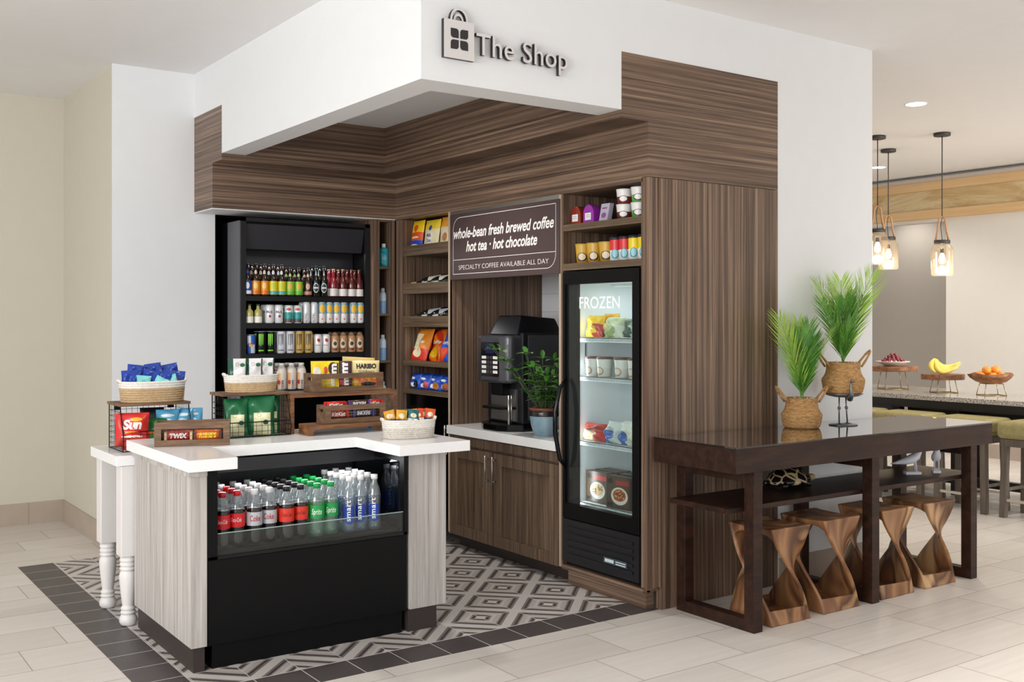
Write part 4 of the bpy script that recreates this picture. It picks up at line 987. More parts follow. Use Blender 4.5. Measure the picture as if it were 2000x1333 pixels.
# left rack on the side table
wire_rack('black wire rack with a wooden top full of crisp bags on the white side table', (1.425, 5.38, .8428), .345, .26, .225, .10)
rope_basket('white and tan rope basket of blue nut packs on the left wire rack', (1.61, 5.52, 1.0825), .165, .105, .108, rope_t, .56)
zz = 1.155; g = 'nut packs in the rope basket'
rb = random.Random(4)
def nut(k, x, y, z, rz, rl, blue=True, txt=True):
    c = ['#1c3f9e', '#152f7e', '#2b55b8', '#f0f3f6'] if blue else ['#7fd0d0', '#5fb6bd', '#a7e0dd', '#f0f3f6']
    snack_bag('nut_pack', k, (x, y + .03, z + .03), rz, .085, .095, .028, lambda s, t: 0 if t > .3 else 1, c, [('PLANTERS', 0, .012, .013, 3, dict(w=.072, bold=.03))] if txt else (), (), g, R(-15), rl, seed=int(x * 1000), wob=1.5)
for a in (('blue nut pack at the far left of the left rope basket', 1.492, 5.46, 1.125, -.3, -.05), ('blue nut pack standing tall second from the left', 1.53, 5.53, 1.150, -.2, .12), ('blue nut pack tilted over the middle of the basket', 1.575, 5.47, 1.125, -.3, .3), ('blue nut pack lying at the back centre', 1.64, 5.55, 1.155, -.35, -.15), ('small blue nut pack at the front centre', 1.655, 5.45, 1.108, -.3, .0), ('blue nut pack leaning left at the right end', 1.71, 5.50, 1.125, -.3, -.45), ('dark blue nut pack at the rear right end', 1.735, 5.56, 1.150, -.3, -.2), ('blue nut pack at the very right edge of the basket', 1.728, 5.485, 1.115, -.3, .1)): nut(*a)
nut('mint green nut pack peeking over the rim at the left', 1.535, 5.435, 1.098, -.3, .1, False, False); nut('pale aqua nut pack under the blue ones in the middle', 1.61, 5.43, 1.09, -.3, .5, False, False); nut('pale green nut pack beside the right blue packs', 1.70, 5.435, 1.095, -.3, -.3, False, False)
# crisps in the rack
g = 'crisp bags in the left wire rack'
snack_bag('crisp_bag', 'red crisp bag with a white Sun logo in the left wire rack', (1.475, 5.40, .872), R(-14), .165, .165, .07, lambda s, t: 0 if t > .25 else 1, ['#d02a26', '#b8352a', '#f2b22a', '#f8f4ee'], [('Sun', .0, .083, .045, 3, dict(w=.095, bold=.05, shear=.2))], [(.02, .130, .03, .010, .0006, 2, 14), (.0, .068, .045, .004, .0006, 2, 14), (0, .045, .055, .006, .0006, 3, 14)], g, R(-8), seed=41, wob=.8)
snack_bag('crisp_bag', 'red crisp bag standing at the left end of the wire rack, under the Sun bag', (1.458, 5.42, .85), R(-14), .06, .13, .06, z_solid, ['#b52824'], (), (), g, 0, seed=42)
snack_bag('crisp_bag', 'green crisp bag with orange lettering beside the red bag', (1.60, 5.43, .862), R(-14), .12, .14, .06, lambda s, t: 0 if t > .45 else 1, ['#1f7a3a', '#46ad3c', '#e5862a', '#f8f4ee'], (), [(-.01, .065, .040, .011, .001, 2, 12), (.04, .07, .018, .02, .001, 3, 12)], g, R(-8), seed=43, wob=.8)
snack_bag('crisp_bag', 'black crisp bag behind the green one in the wire rack', (1.60, 5.49, .862), R(-14), .12, .19, .05, z_solid, ['#1b1a1e'], (), (), g, R(-5), seed=44)
for k, (x, y) in enumerate(((1.665, 5.44), (1.745, 5.45), (1.80, 5.47))):
    snack_bag('cracker_bag', 'light blue cracker bag, ' + ['left', 'middle', 'right'][k] + ' of three behind the wooden tray', (x, y, .862), R(-14), .115, .18, .06, lambda s, t: 0 if t > .6 else (1 if s < .5 else 2), ['#5fb0dc', '#8ac8e6', '#2f7fc0', '#eaf5fa'], (), [(0, .10, .03, .03, .001, 3, 14), (0, .148, .036, .008, .001, 3, 14)], g, R(-8), seed=45 + k, wob=.8)

def crate(name, label, loc, W, D, H, rz=0, mat=None, ends_hole=True):
    mat = mat or crate_w
    t = thing(name, label, 'crate', loc, rz, 'slotted wooden snack crates'); q = .010; s0, s1 = H * .26, H * .72; e = W * .09
    f = MB(); f.box(0, W, 0, q, 0, s0).box(0, W, 0, q, s1, H).box(0, e, 0, q, s0, s1).box(W - e, W, 0, q, s0, s1); f.build('front_board', mat, t, bevel=.0008)
    MB().box(0, W, D - q, D, 0, H).build('back_board', mat, t); MB().box(q, W - q, q, D - q, .0, .008).build('base_board', mat, t)
    for x in (0, W - q):
        b = MB(); y0, y1, a, c = D * .3, D * .7, H * .62, H * .8
        b.box(x, x + q, q, D - q, 0, a).box(x, x + q, q, D - q, c, H).box(x, x + q, q, y0, a, c).box(x, x + q, y1, D - q, a, c); b.build('end_board', mat, t)
    m = MB()
    for i in range(1, 12): m.tube([(e + (W - 2 * e) * i / 12, q + .002, s0), (e + (W - 2 * e) * i / 12, q + .002, s1)], .0008, 4)
    for i in (1, 2): m.tube([(e, q + .002, s0 + (s1 - s0) * i / 3), (W - e, q + .002, s0 + (s1 - s0) * i / 3)], .0008, 4)
    m.build('wire_mesh', M('#8a7f74', .4, .5, var=0), t)
    return t
def bar(name, label, loc, rz, w, h, d, body, txt, tcol, ends, group, rl=0, under=None):
    P = Plane((0, -d / 2 - .0002, 0), (1, 0, 0), (0, 0, 1)); b = MB()
    b.lathe([(.001, -w / 2), (h * .5, -w / 2 + .004), (h * .5, w / 2 - .004), (.001, w / 2)], 10, sy=d / h, power=3)
    b.v = [(v[2], v[1], v[0] + h / 2) for v in b.v]; b.f = [list(reversed(f)) for f in b.f]
    P = Plane((0, -d / 2 - .0004, 0), (1, 0, 0), (0, 0, 1))
    b.text(P, txt, 0, h * .25, h * .5, 1, w=w * .62, bold=.05, shear=.15, off=.0008)
    if under: b.patch(P, -w * .45, w * .45, .002, h * .18, .0006, 2, 1)
    for s in (-1, 1): b.patch(P, s * w * .5 - .012 * (s > 0), s * w * .5 + .012 * (s < 0), h * .05, h * .95, .0004, 2, 1)
    o = b.build(name, [cm(body, .3), cm(tcol, .3), cm(ends, .3)], loc=loc); o.rotation_euler = (0, rl, rz)
    return tag(o, label, 'chocolate bar', group)
tray_rz = atan2(-.115, .31)
T0 = Vector((1.428, 4.868, .9205)); tr = Matrix.Rotation(tray_rz, 3, 'Z')
crate('wooden_tray', 'slotted wooden tray of chocolate bars on the left lobe of the island', T0, .335, .115, .112, tray_rz)
g = 'chocolate bars in the front wooden tray'
for lx, ly, lz, nm, body, tx, tc, en, lab in ((.105, .032, .026, 'caramel_bar', '#a8242c', 'TWIX', '#efe6dc', '#d9b98a', 'red and gold caramel bar in the left of the front tray'), (.235, .032, .026, 'peanut_bar', '#ee6a1c', "REESE'S", '#f6d62a', '#5a2f1a', 'orange peanut bar in the right of the front tray'),
                                       (.105, .070, .026, 'caramel_bar', '#a8242c', 'TWIX', '#efe6dc', '#d9b98a', 'caramel bar behind the left bar of the front tray'), (.235, .070, .026, 'peanut_bar', '#ee6a1c', "REESE'S", '#f6d62a', '#5a2f1a', 'peanut bar behind the right bar of the front tray')):
    bar(nm, lab, T0 + tr @ Vector((lx, ly, lz)), tray_rz, .125, .042, .022, body, tx, tc, en, g)

# middle rack
wire_rack('black wire rack with a wooden top holding green pretzel bags on the island', (1.815, 5.0, .9208), .335, .20, .205, .075)
rope_basket('white and tan rope basket of green and white bags on the middle wire rack', (1.985, 5.115, 1.1405), .135, .085, .088, rope_t, .55)
g = 'green pretzel bags'
zpb = lambda s, t: 1 if (.25 < s < .85 and t < .58) else 0
for k, (x, y, w_, h_, sd) in enumerate(((1.885, 5.06, .12, .185, 51), (2.005, 5.045, .15, .195, 52), (2.085, 5.11, .10, .19, 53))):
    snack_bag('pretzel_bag', 'large green bag with a cream label, ' + ['left', 'middle', 'right'][k] + ' of three in the wire rack', (x, y, .926), R(-18), w_, h_, .075, zpb, ['#1c6a40', '#e9e6b8', '#2a5e48', '#8a7a3a'], [], [(-.005, .098, .010, .010, .0012, 3, 16, .85), (.028, .062, .014, .012, .0012, 2, 14), (-.01, .062, .004, .002, .0014, 3, 8), (.008, .062, .004, .002, .0014, 3, 8)], g, R(-6), seed=sd, wob=.8)
g = 'green and white bags in the middle rope basket'
zst = lambda s, t: 1 if .3 < s < .92 else 0
for k, (x, y) in enumerate(((1.905, 5.09), (1.985, 5.085), (2.055, 5.10))):
    snack_bag('tea_bag_pouch', 'green pouch with a white front, ' + ['left', 'middle', 'right'][k] + ' of three in the middle rope basket', (x, y, 1.195), R(-20), .095, .115, .05, zst, ['#174c38', '#e6e2e2', '#2a6a4c', '#8c8688'], [], [(-.0, .085, .009, .009, .0012, 3, 14, .82), (.026, .082, .013, .010, .0012, 2, 14)], g, R(-4), seed=54 + k, wob=.8)
snack_bag('tea_bag_pouch', 'green pouch end at the right rim of the middle rope basket', (2.09, 5.13, 1.195), R(-20), .05, .105, .04, z_solid, ['#1c5640'], (), (), g, 0, seed=58)

# risers
def riser(label, loc, W, D, H, th=.022):
    t = thing('wooden_riser', label, 'riser', loc, 0, 'wooden risers on the island')
    MB().box(0, W, 0, D, H - th, H).build('top', riser_w, t, bevel=.001)
    for x in (0, W - th): MB().box(x, x + th, 0, D, 0, H - th).build('end_board', riser_w, t, bevel=.001)
riser('tall wooden riser table on the right of the island', (2.165, 5.035, .9205), .62, .20, .205)
riser('low wooden riser in front of the tall one', (2.205, 4.885, .9205), .44, .14, .052)
crate('wooden_crate', 'slotted wooden crate of sweets on top of the tall riser', (2.31, 5.05, 1.1262), .40, .15, .095)
crate('wooden_crate', 'slotted wooden crate of chocolate bars on the low riser', (2.30, 4.905, .9733), .345, .11, .092)
g = 'sweet bags in the upper crate'
Z = 1.125 + .012
def sweets(label, x, y, w_, h_, cols, zone, texts=(), decs=(), seed=1, tilt=-6): snack_bag('candy_bag', label, (x, y, Z), R(-20), w_, h_, .03, zone, cols, texts, decs, g, R(tilt), seed=seed, wob=.5)
sweets('yellow sweets pouch at the left of the upper crate', 2.360, 5.115, .085, .150, ['#f1cf1c', '#e2b81a', '#e9e4d2', '#3c2620'], z_solid, (), [(-.01, .09, .02, .03, .001, 2, 12)], 61)
sweets('yellow sweets pouch with a white m, second from the left', 2.412, 5.100, .105, .150, ['#f3d21e', '#f3d21e', '#3c2620', '#f4f1ea', '#d8481f'], z_solid, [('m', .040, .108, .040, 2, dict(w=.062, bold=.16, vert=True, off=.0018)), ('m', .039, .108, .036, 3, dict(w=.055, bold=.05, vert=True, off=.003)), ('m', .030, .040, .03, 3, dict(w=.045, bold=.05, vert=True, off=.002))], [(.022, .108, .028, .036, .0007, 2, 14), (-.02, .10, .012, .02, .0007, 4, 10)], 62)
sweets('brown sweets pouch with a white m in the middle of the upper crate', 2.495, 5.100, .095, .148, ['#4a3036', '#4a3036', '#c83a4a', '#f4f1ea'], z_solid, [('m', .022, .106, .040, 3, dict(w=.058, bold=.05, vert=True, off=.002)), ('m', .025, .040, .032, 3, dict(w=.045, bold=.05, vert=True, off=.002))], [(-.01, .03, .02, .016, .001, 2, 12), (.0, .133, .008, .008, .001, 3, 10)], 63)
snack_bag('gummy_bag', 'large pale gold gummy bag reading HARIBO at the right of the upper crate', (2.605, 5.09, Z), R(-14), .19, .148, .035, lambda s, t: 0 if t > .42 else (1 if (s * 5 + t * 3) % 1 > .5 else 2), ['#ecd99a', '#e2622c', '#d9a62a', '#2c2a33'], [('HARIBO', .02, .105, .024, 3, dict(w=.115, bold=.06)), ('Goldbears', .02, .082, .014, 3, dict(w=.09, bold=.01))], [(-.05, .025, .022, .018, .001, 2, 12), (.03, .022, .045, .012, .0012, 3, 14), (.08, .03, .016, .02, .001, 1, 12), (-.075, .095, .010, .028, .001, 1, 12)], g, R(-6), seed=64, wob=.5)
snack_bag('gummy_bag', 'pale gold gummy bag standing behind the HARIBO bag', (2.60, 5.145, Z), R(-14), .18, .165, .03, z_solid, ['#dcc27a'], (), (), g, R(-4), .06, seed=65)
g = 'chocolate bars in the lower crate'
for x, y, z, nm, body, tx, tc, en, lab in ((2.385, 4.945, .998, 'wafer_bar', '#cf2a26', 'KitKat', '#f4ece2', '#b8221f', 'red wafer bar in the left slot of the lower crate'), (2.53, 4.945, .998, 'nougat_bar', '#3a2620', 'SNICKERS', '#e8eaf2', '#2b4aa8', 'brown and blue nougat bar in the right slot of the lower crate'),
                                   (2.375, 4.955, 1.043, 'wafer_bar', '#cf2a26', 'KitKat', '#f4ece2', '#b8221f', 'red wafer bar on top at the left of the lower crate'), (2.51, 4.955, 1.045, 'nougat_bar', '#46302a', 'SNICKERS', '#e8eaf2', '#5a3a9a', 'white-lettered nougat bar on top in the middle of the lower crate'), (2.60, 4.975, 1.043, 'wafer_bar', '#c8272a', 'KitKat', '#f4ece2', '#b8221f', 'red bar end on top at the right of the lower crate')):
    bar(nm, lab, (x, y, z), 0, .125, .040, .024, body, tx, tc, en, g)
tag(MB().lathe([(.015, 0), (.017, .003), (.017, .03), (.014, .035)], 14).build('blue_tub', cm('#2f8fc4'), loc=(2.636, 5.06, .92 + .0), ), 'small blue tub standing beside the lower crate', 'tub').scale = (1, 1, 4)
# right basket
rope_basket('white and grey rope basket of small biscuit packs on the right lobe', (2.585, 4.555, .9208), .135, .082, .092, rope_g, .5, R(-8))
g = 'small biscuit packs in the right rope basket'
pk = [(2.50, 4.56, '#d99a2a', '#3f4a5a', -.25), (2.53, 4.54, '#e0a52e', '#4a5564', .1), (2.565, 4.56, '#1f5f63', '#d9dcd6', -.1), (2.59, 4.535, '#23696c', '#dfe2dc', .15), (2.615, 4.555, '#dd8a26', '#51606e', -.1), (2.64, 4.53, '#d8481f', '#e6e1d6', -.2), (2.665, 4.56, '#cf4a22', '#2c2e38', .1), (2.69, 4.54, '#dd5a24', '#4c5866', .15)]
for k, (x, y, c1, c2, rl) in enumerate(pk):
    snack_bag('biscuit_pack', f'{["amber", "yellow", "teal", "dark teal", "orange", "red-orange", "rust", "bright orange"][k]} mini biscuit pack, {["leftmost", "second", "third", "fourth", "fifth", "sixth", "seventh", "rightmost"][k]} in the right rope basket', (x, y, .955), R(-25) + rl, .055, .105, .02, lambda s, t: 0 if t > .55 else 1, [c1, c2, '#f0e4c8', '#22242c'], [], [(0, .075, .016, .012, .001, 2, 12), (0, .035, .012, .02, .001, 3, 10)], g, R(-10), rl, seed=70 + k, wob=1.0)

# ================================================================== POTTED PLANT BY THE COFFEE MACHINE
leaf_d = grain('dark_green_leaf', [(.3, '#3a7028'), (.7, '#5f9a42')], (8, 8, 8), .35); leaf_l = grain('pale_green_leaf', [(.3, '#7f9a68'), (.7, '#a9bd92')], (8, 8, 8), .35)
def leaf(mb, p, d, L_, w_, up=Vector((0, 0, 1)), mi=0, droop=.25):
    d = d.normalized(); s = d.cross(up); s = s.normalized() if s.length > .01 else Vector((1, 0, 0)); u = s.cross(d)
    n = 5; vs = []
    for i in range(n + 1):
        t = i / n; ww = w_ * sin(pi * min(1, t * .92 + .04)) ** .8; c = p + d * (L_ * t) - Vector((0, 0, 1)) * (droop * L_ * t * t)
        vs += [c - s * ww + u * ww * .35, c, c + s * ww + u * ww * .35]
    fs = []
    for i in range(n):
        a = i * 3; fs += [(a, a + 1, a + 4, a + 3), (a + 1, a + 2, a + 5, a + 4)]
    mb.add(vs, fs, mi, True)
def zz_plant():
    t = thing('potted_plant', 'leafy green plant in a blue glazed pot beside the coffee machine', 'potted plant', (3.80, 5.04, .81))
    glaze = grain('blue_drip_glaze', [(.3, '#7595a6'), (.5, '#8eabb8'), (.7, '#a9c0ca')], (6, 6, 3), .2)
    p = MB(); pr = [(.062, 0), (.070, .006), (.088, .06), (.096, .105), (.097, .118, 1), (.0975, .140, 1), (.094, .152, 2), (.102, .160, 2), (.103, .168, 2), (.093, .170, 2), (.088, .150, 1), (.07, .14, 3), (.001, .14, 3)]
    pr = [(r[0] * .96,) + tuple(r[1:]) for r in pr]
    p.lathe(pr, 32); p.build('pot', [glaze, cm('#2c2326', .25), cm('#7a4a34', .3), cm('#2d211a', .9)], t)
    rd = random.Random(3)
    for k in range(20):
        a = rd.uniform(0, 6.28); lean = rd.uniform(.1, .65); h = rd.uniform(.18, .38)
        if k < 3: a = R(150 + 14 * k); lean = .62; h = .44
        d0 = Vector((cos(a) * lean, sin(a) * lean, 1)).normalized(); pts = []
        base = Vector((cos(a) * .03, sin(a) * .03, .14))
        for i in range(7):
            q = i / 6; pts.append(base + d0 * h * q + Vector((cos(a), sin(a), 0)) * (.18 * lean * h * q * q))
        b = MB(); b.tube(pts, [.0035] * 4 + [.002] * 3, 6, 0)
        for i in range(2, 7):
            for s in (0, 1):
                az = a + (1.2 if s else -1.2) + rd.uniform(-.4, .4)
                leaf(b, pts[i], Vector((cos(az), sin(az), rd.uniform(.1, .6))), rd.uniform(.065, .095), rd.uniform(.018, .025), mi=2 if (k + i) % 4 == 0 else 1)
        leaf(b, pts[-1], d0, .07, .015, mi=1)
        b.build('leafy_stem', [cm('#4a5a32', .6), leaf_d, leaf_l], t)
zz_plant()

# ================================================================== CONSOLE TABLE
def console():
    t = thing('console_table', 'long dark brown console table with a glass top on three open frames', 'table', (3.69, 3.405, 0))
    W, D = 2.17, .56
    a = MB(); a.box(0, W, 0, .03, .778, .897).box(0, W, D - .03, D, .778, .897).box(0, .03, .03, D - .03, .778, .897).box(W - .03, W, .03, D - .03, .778, .897).box(.03, W - .03, .03, D - .03, .87, .897)
    a.build('apron', espresso, t, bevel=.002)
    gm, N, L, b = newmat('black_backed_glass'); b.inputs['Base Color'].default_value = lin('#1c1411'); b.inputs['Roughness'].default_value = .015; b.inputs['IOR'].default_value = 1.75; b.inputs['Coat Weight'].default_value = 1; b.inputs['Coat Roughness'].default_value = .01; b.inputs['Coat IOR'].default_value = 1.6
    MB().box(-.004, W + .004, -.004, D + .002, .897, .905).build('glass_top', gm, t)
    for x in (.145, 1.06, 1.985):
        f = MB(); f.box(x, x + .062, .022, .085, 0, .778).box(x, x + .062, D - .075, D - .012, 0, .778).box(x, x + .062, .085, D - .075, 0, .058).box(x, x + .062, .085, D - .075, .72, .778)
        f.build('leg_frame', espresso, t, bevel=.002)
    for x0, x1 in ((.03, .145), (.207, 1.06), (1.122, 1.985), (2.047, 2.14)): pass
    s = MB(); s.box(.03, 2.15, .09, D - .08, .575, .600); s.build('shelf', espresso, t, bevel=.002)
console()

# stools carved as a twisted hourglass
stool_m, N, L, b = newmat('polished_suar_wood')
tc = N.new('ShaderNodeTexCoord'); oi = N.new('ShaderNodeObjectInfo'); ad = N.new('ShaderNodeVectorMath'); ad.operation = 'ADD'; L.new(tc.outputs['Object'], ad.inputs[0]); L.new(oi.outputs['Random'], ad.inputs[1])
mp = N.new('ShaderNodeMapping'); mp.inputs['Scale'].default_value = (3.2, 3.2, 1.3); wv = N.new('ShaderNodeTexNoise'); wv.inputs['Scale'].default_value = 1.6; wv.inputs['Detail'].default_value = 1.5; wv.inputs['Distortion'].default_value = .8
L.new(ad.outputs[0], mp.inputs[0]); L.new(mp.outputs[0], wv.inputs[0]); ml = N.new('ShaderNodeMath'); ml.operation = 'MULTIPLY'; ml.inputs[1].default_value = 7; L.new(wv.outputs[0], ml.inputs[0])
pp = N.new('ShaderNodeMath'); pp.operation = 'PINGPONG'; pp.inputs[1].default_value = 1; L.new(ml.outputs[0], pp.inputs[0])
rp = N.new('ShaderNodeValToRGB'); e = rp.color_ramp.elements; e[0].position = 0; e[0].color = lin('#5a3a25'); e[1].position = 1; e[1].color = lin('#a87b51'); x = e.new(.5); x.color = lin('#83583b')
L.new(pp.outputs[0], rp.inputs[0])
r2 = N.new('ShaderNodeValToRGB'); e = r2.color_ramp.elements; e[0].position = .57; e[0].color = (0, 0, 0, 1); e[1].position = .68; e[1].color = (1, 1, 1, 1); L.new(wv.outputs[0], r2.inputs[0])
mx = NG(N, L).mix(r2.outputs[0], rp.outputs[0], lin('#c7a071')); L.new(mx, b.inputs['Base Color']); b.inputs['Roughness'].default_value = .42
def stool(label, loc, rz=0, rnd=0):
    t = thing('twisted_stool', label, 'stool', loc, rz, 'carved wooden stools under the console table')
    Hh, a, th = .478, .147, .026; n = 28; m = 10
    mb = MB()
    def q(h):   # h 0..1 bottom to top
        hh = (h - .5) * 2; ang = R(45) * (1 - (sin(hh * pi / 2) * .8 + hh * .2)); s = .82 + .18 * abs(hh) ** 1.8
        return ang, s
    def wall(sgn):
        vs = []; K = 2 * (m + 1)
        for j in range(n + 1):
            h = j / n; ang, s = q(h); w2 = a * s; off = a * s; tk = th * (.8 + .3 * abs(2 * h - 1) ** 4)
            for side in (0, 1):
                for i in range(m + 1):
                    u = (i / m * 2 - 1) * w2; v = -off + (tk if side else 0)
                    if side: u = -u * (1 - .03)
                    x, y = u * sgn, v * sgn
                    vs.append((x * cos(ang) - y * sin(ang), x * sin(ang) + y * cos(ang), h * Hh))
        fs = []
        for j in range(n):
            for i in range(K):
                b0, b1 = j * K + i, j * K + (i + 1) % K; fs.append((b0, b1, b1 + K, b0 + K))
        fs.append(tuple(reversed(range(K)))); fs.append(tuple(range(n * K, n * K + K)))
        mb.add(vs, fs, 0, True)
    wall(1); wall(-1)
    # solid seat and foot, softly dished, merging into the walls
    for (z0, z1, sgn) in ((0, .030, 1), (Hh - .032, Hh, -1)):
        g = 12; vs, fs = [], []
        def rad(x, y):   # rounded square corners
            return x, y
        for lay in (0, 1):
            for j in range(g + 1):
                for i in range(g + 1):
                    u, v = (i / g * 2 - 1), (j / g * 2 - 1); rr = (1 - u * u) * (1 - v * v)
                    z = (z0 if lay == 0 else z1)
                    if lay == 1 and sgn == -1: z -= .006 * (1 - v * v)
                    if lay == 1 and sgn == 1: z += .045 * (abs(u) ** 4)
                    if lay == 0 and sgn == -1: z -= .045 * (abs(v) ** 4)
                    k = 1 - .03 * (u * u * v * v)
                    ang, s = q(z / Hh); s *= .985; X_, Y_ = u * a * k * s, v * a * k * s
                    vs.append((X_ * cos(ang) - Y_ * sin(ang), X_ * sin(ang) + Y_ * cos(ang), z))
        N1 = (g + 1) ** 2
        for j in range(g):
            for i in range(g):
                A = j * (g + 1) + i; f = (A, A + 1, A + g + 2, A + g + 1); fs.append(tuple(reversed(f))); fs.append(tuple(x + N1 for x in f))
        rim = [i for i in range(g + 1)] + [j * (g + 1) + g for j in range(1, g + 1)] + [g * (g + 1) + i for i in range(g - 1, -1, -1)] + [j * (g + 1) for j in range(g - 1, 0, -1)]
        for k in range(len(rim)): A, B = rim[k], rim[(k + 1) % len(rim)]; fs.append((A, B, B + N1, A + N1))
        mb.add(vs, fs, 0, False)
    mb.build('seat_and_twisted_legs', stool_m, t, bevel=.007, seg=3)
    return t
st = None
for k, x in enumerate((4.125, 4.52, 5.00, 5.40)):
    lab = 'carved twisted hourglass wooden stool under the console, ' + ['leftmost of four', 'second from the left', 'third from the left', 'rightmost of four'][k]
    st = stool(lab, (x, 3.585, 0))

# on the console shelf: tortoise and two birds
def tortoise():
    t = thing('tortoise_figurine', 'black and cream patterned tortoise figurine on the console shelf', 'figurine', (4.455, 3.75, .601), R(-2))
    sm, N, L, b = newmat('tortoise_shell'); tc = N.new('ShaderNodeTexCoord'); v = N.new('ShaderNodeTexVoronoi'); v.feature = 'DISTANCE_TO_EDGE'; v.inputs['Scale'].default_value = 19; L.new(tc.outputs['Object'], v.inputs[0])
    r = N.new('ShaderNodeValToRGB'); e = r.color_ramp.elements; e[0].position = .05; e[0].color = lin('#c9b48a'); e[1].position = .11; e[1].color = lin('#1d1512'); L.new(v.outputs[0], r.inputs[0]); L.new(r.outputs[0], b.inputs['Base Color']); b.inputs['Roughness'].default_value = .2
    s = MB(); s.lathe([(.001, .112), (.03, .110), (.06, .098), (.085, .075), (.098, .048), (.102, .035), (.096, .028), (.05, .022), (.001, .022)][::-1], 28, sx=1.25, sy=.95, caps=False)
    s.build('shell', sm, t)
    bd = MB(); c = .004
    for x, y in ((.08, .06), (.08, -.06), (-.08, .06), (-.08, -.06)):
        bd.tube([(x * .8, y * .7, .04), (x, y, .028), (x * 1.15, y * 1.15, .022), (x * 1.22, y * 1.2, .014)], [.022, .02, .017, .012], 10)
    bd.lathe([(.001, .012), (.07, .014), (.08, .030), (.001, .032)], 20, sx=1.3, sy=.8, caps=False)
    bd.build('body', cm('#17130f', .3), t)
    h = MB(); h.tube([(.09, 0, .04), (.14, 0, .038), (.17, 0, .040)], [.020, .017, .017], 10, 1); h.ball((.190, 0, .044), .022, mi=0, sx=1.25, sz=.85); h.ball((.200, -.016, .050), .003, 6, 4, 1); h.ball((.200, .016, .050), .003, 6, 4, 1)
    h.build('head', [cm('#c9ad84', .4), cm('#1d1815', .3)], t)
tortoise()
def bird_fig(label, loc, rz, pr=[None]):
    t = thing('bird_figurine', label, 'figurine', loc, rz, 'white bird figurines')
    wm = cm('#e6e6ee', .35)
    b = MB(); b.tube([(-.135, 0, .062), (-.10, 0, .068), (-.05, 0, .078), (-.01, 0, .090), (.018, 0, .108), (.030, 0, .125), (.038, 0, .136), (.046, 0, .141)], [.003, .010, .022, .028, .025, .018, .015, .006], 14)
    b.tube([(.046, 0, .139), (.066, 0, .134)], [.005, .001], 8)
    b.build('bird_body', wm, t)
    for y in (-.012, .012): MB().tube([(.008, y, .08), (.012, y, .05), (.014, y, .014)], [.005, .004, .004], 8).build('leg', wm, t)
    MB().box(-.052, .04, -.022, .022, 0, .016).build('base', wm, t, bevel=.002)
    return t
bird_fig('white bird figurine seen from the side, tail to the left, on the console shelf', (5.455, 3.655, .6008), R(-33)); bird_fig('white bird figurine facing forward beside the other on the console shelf', (5.63, 3.62, .6008), R(-140))

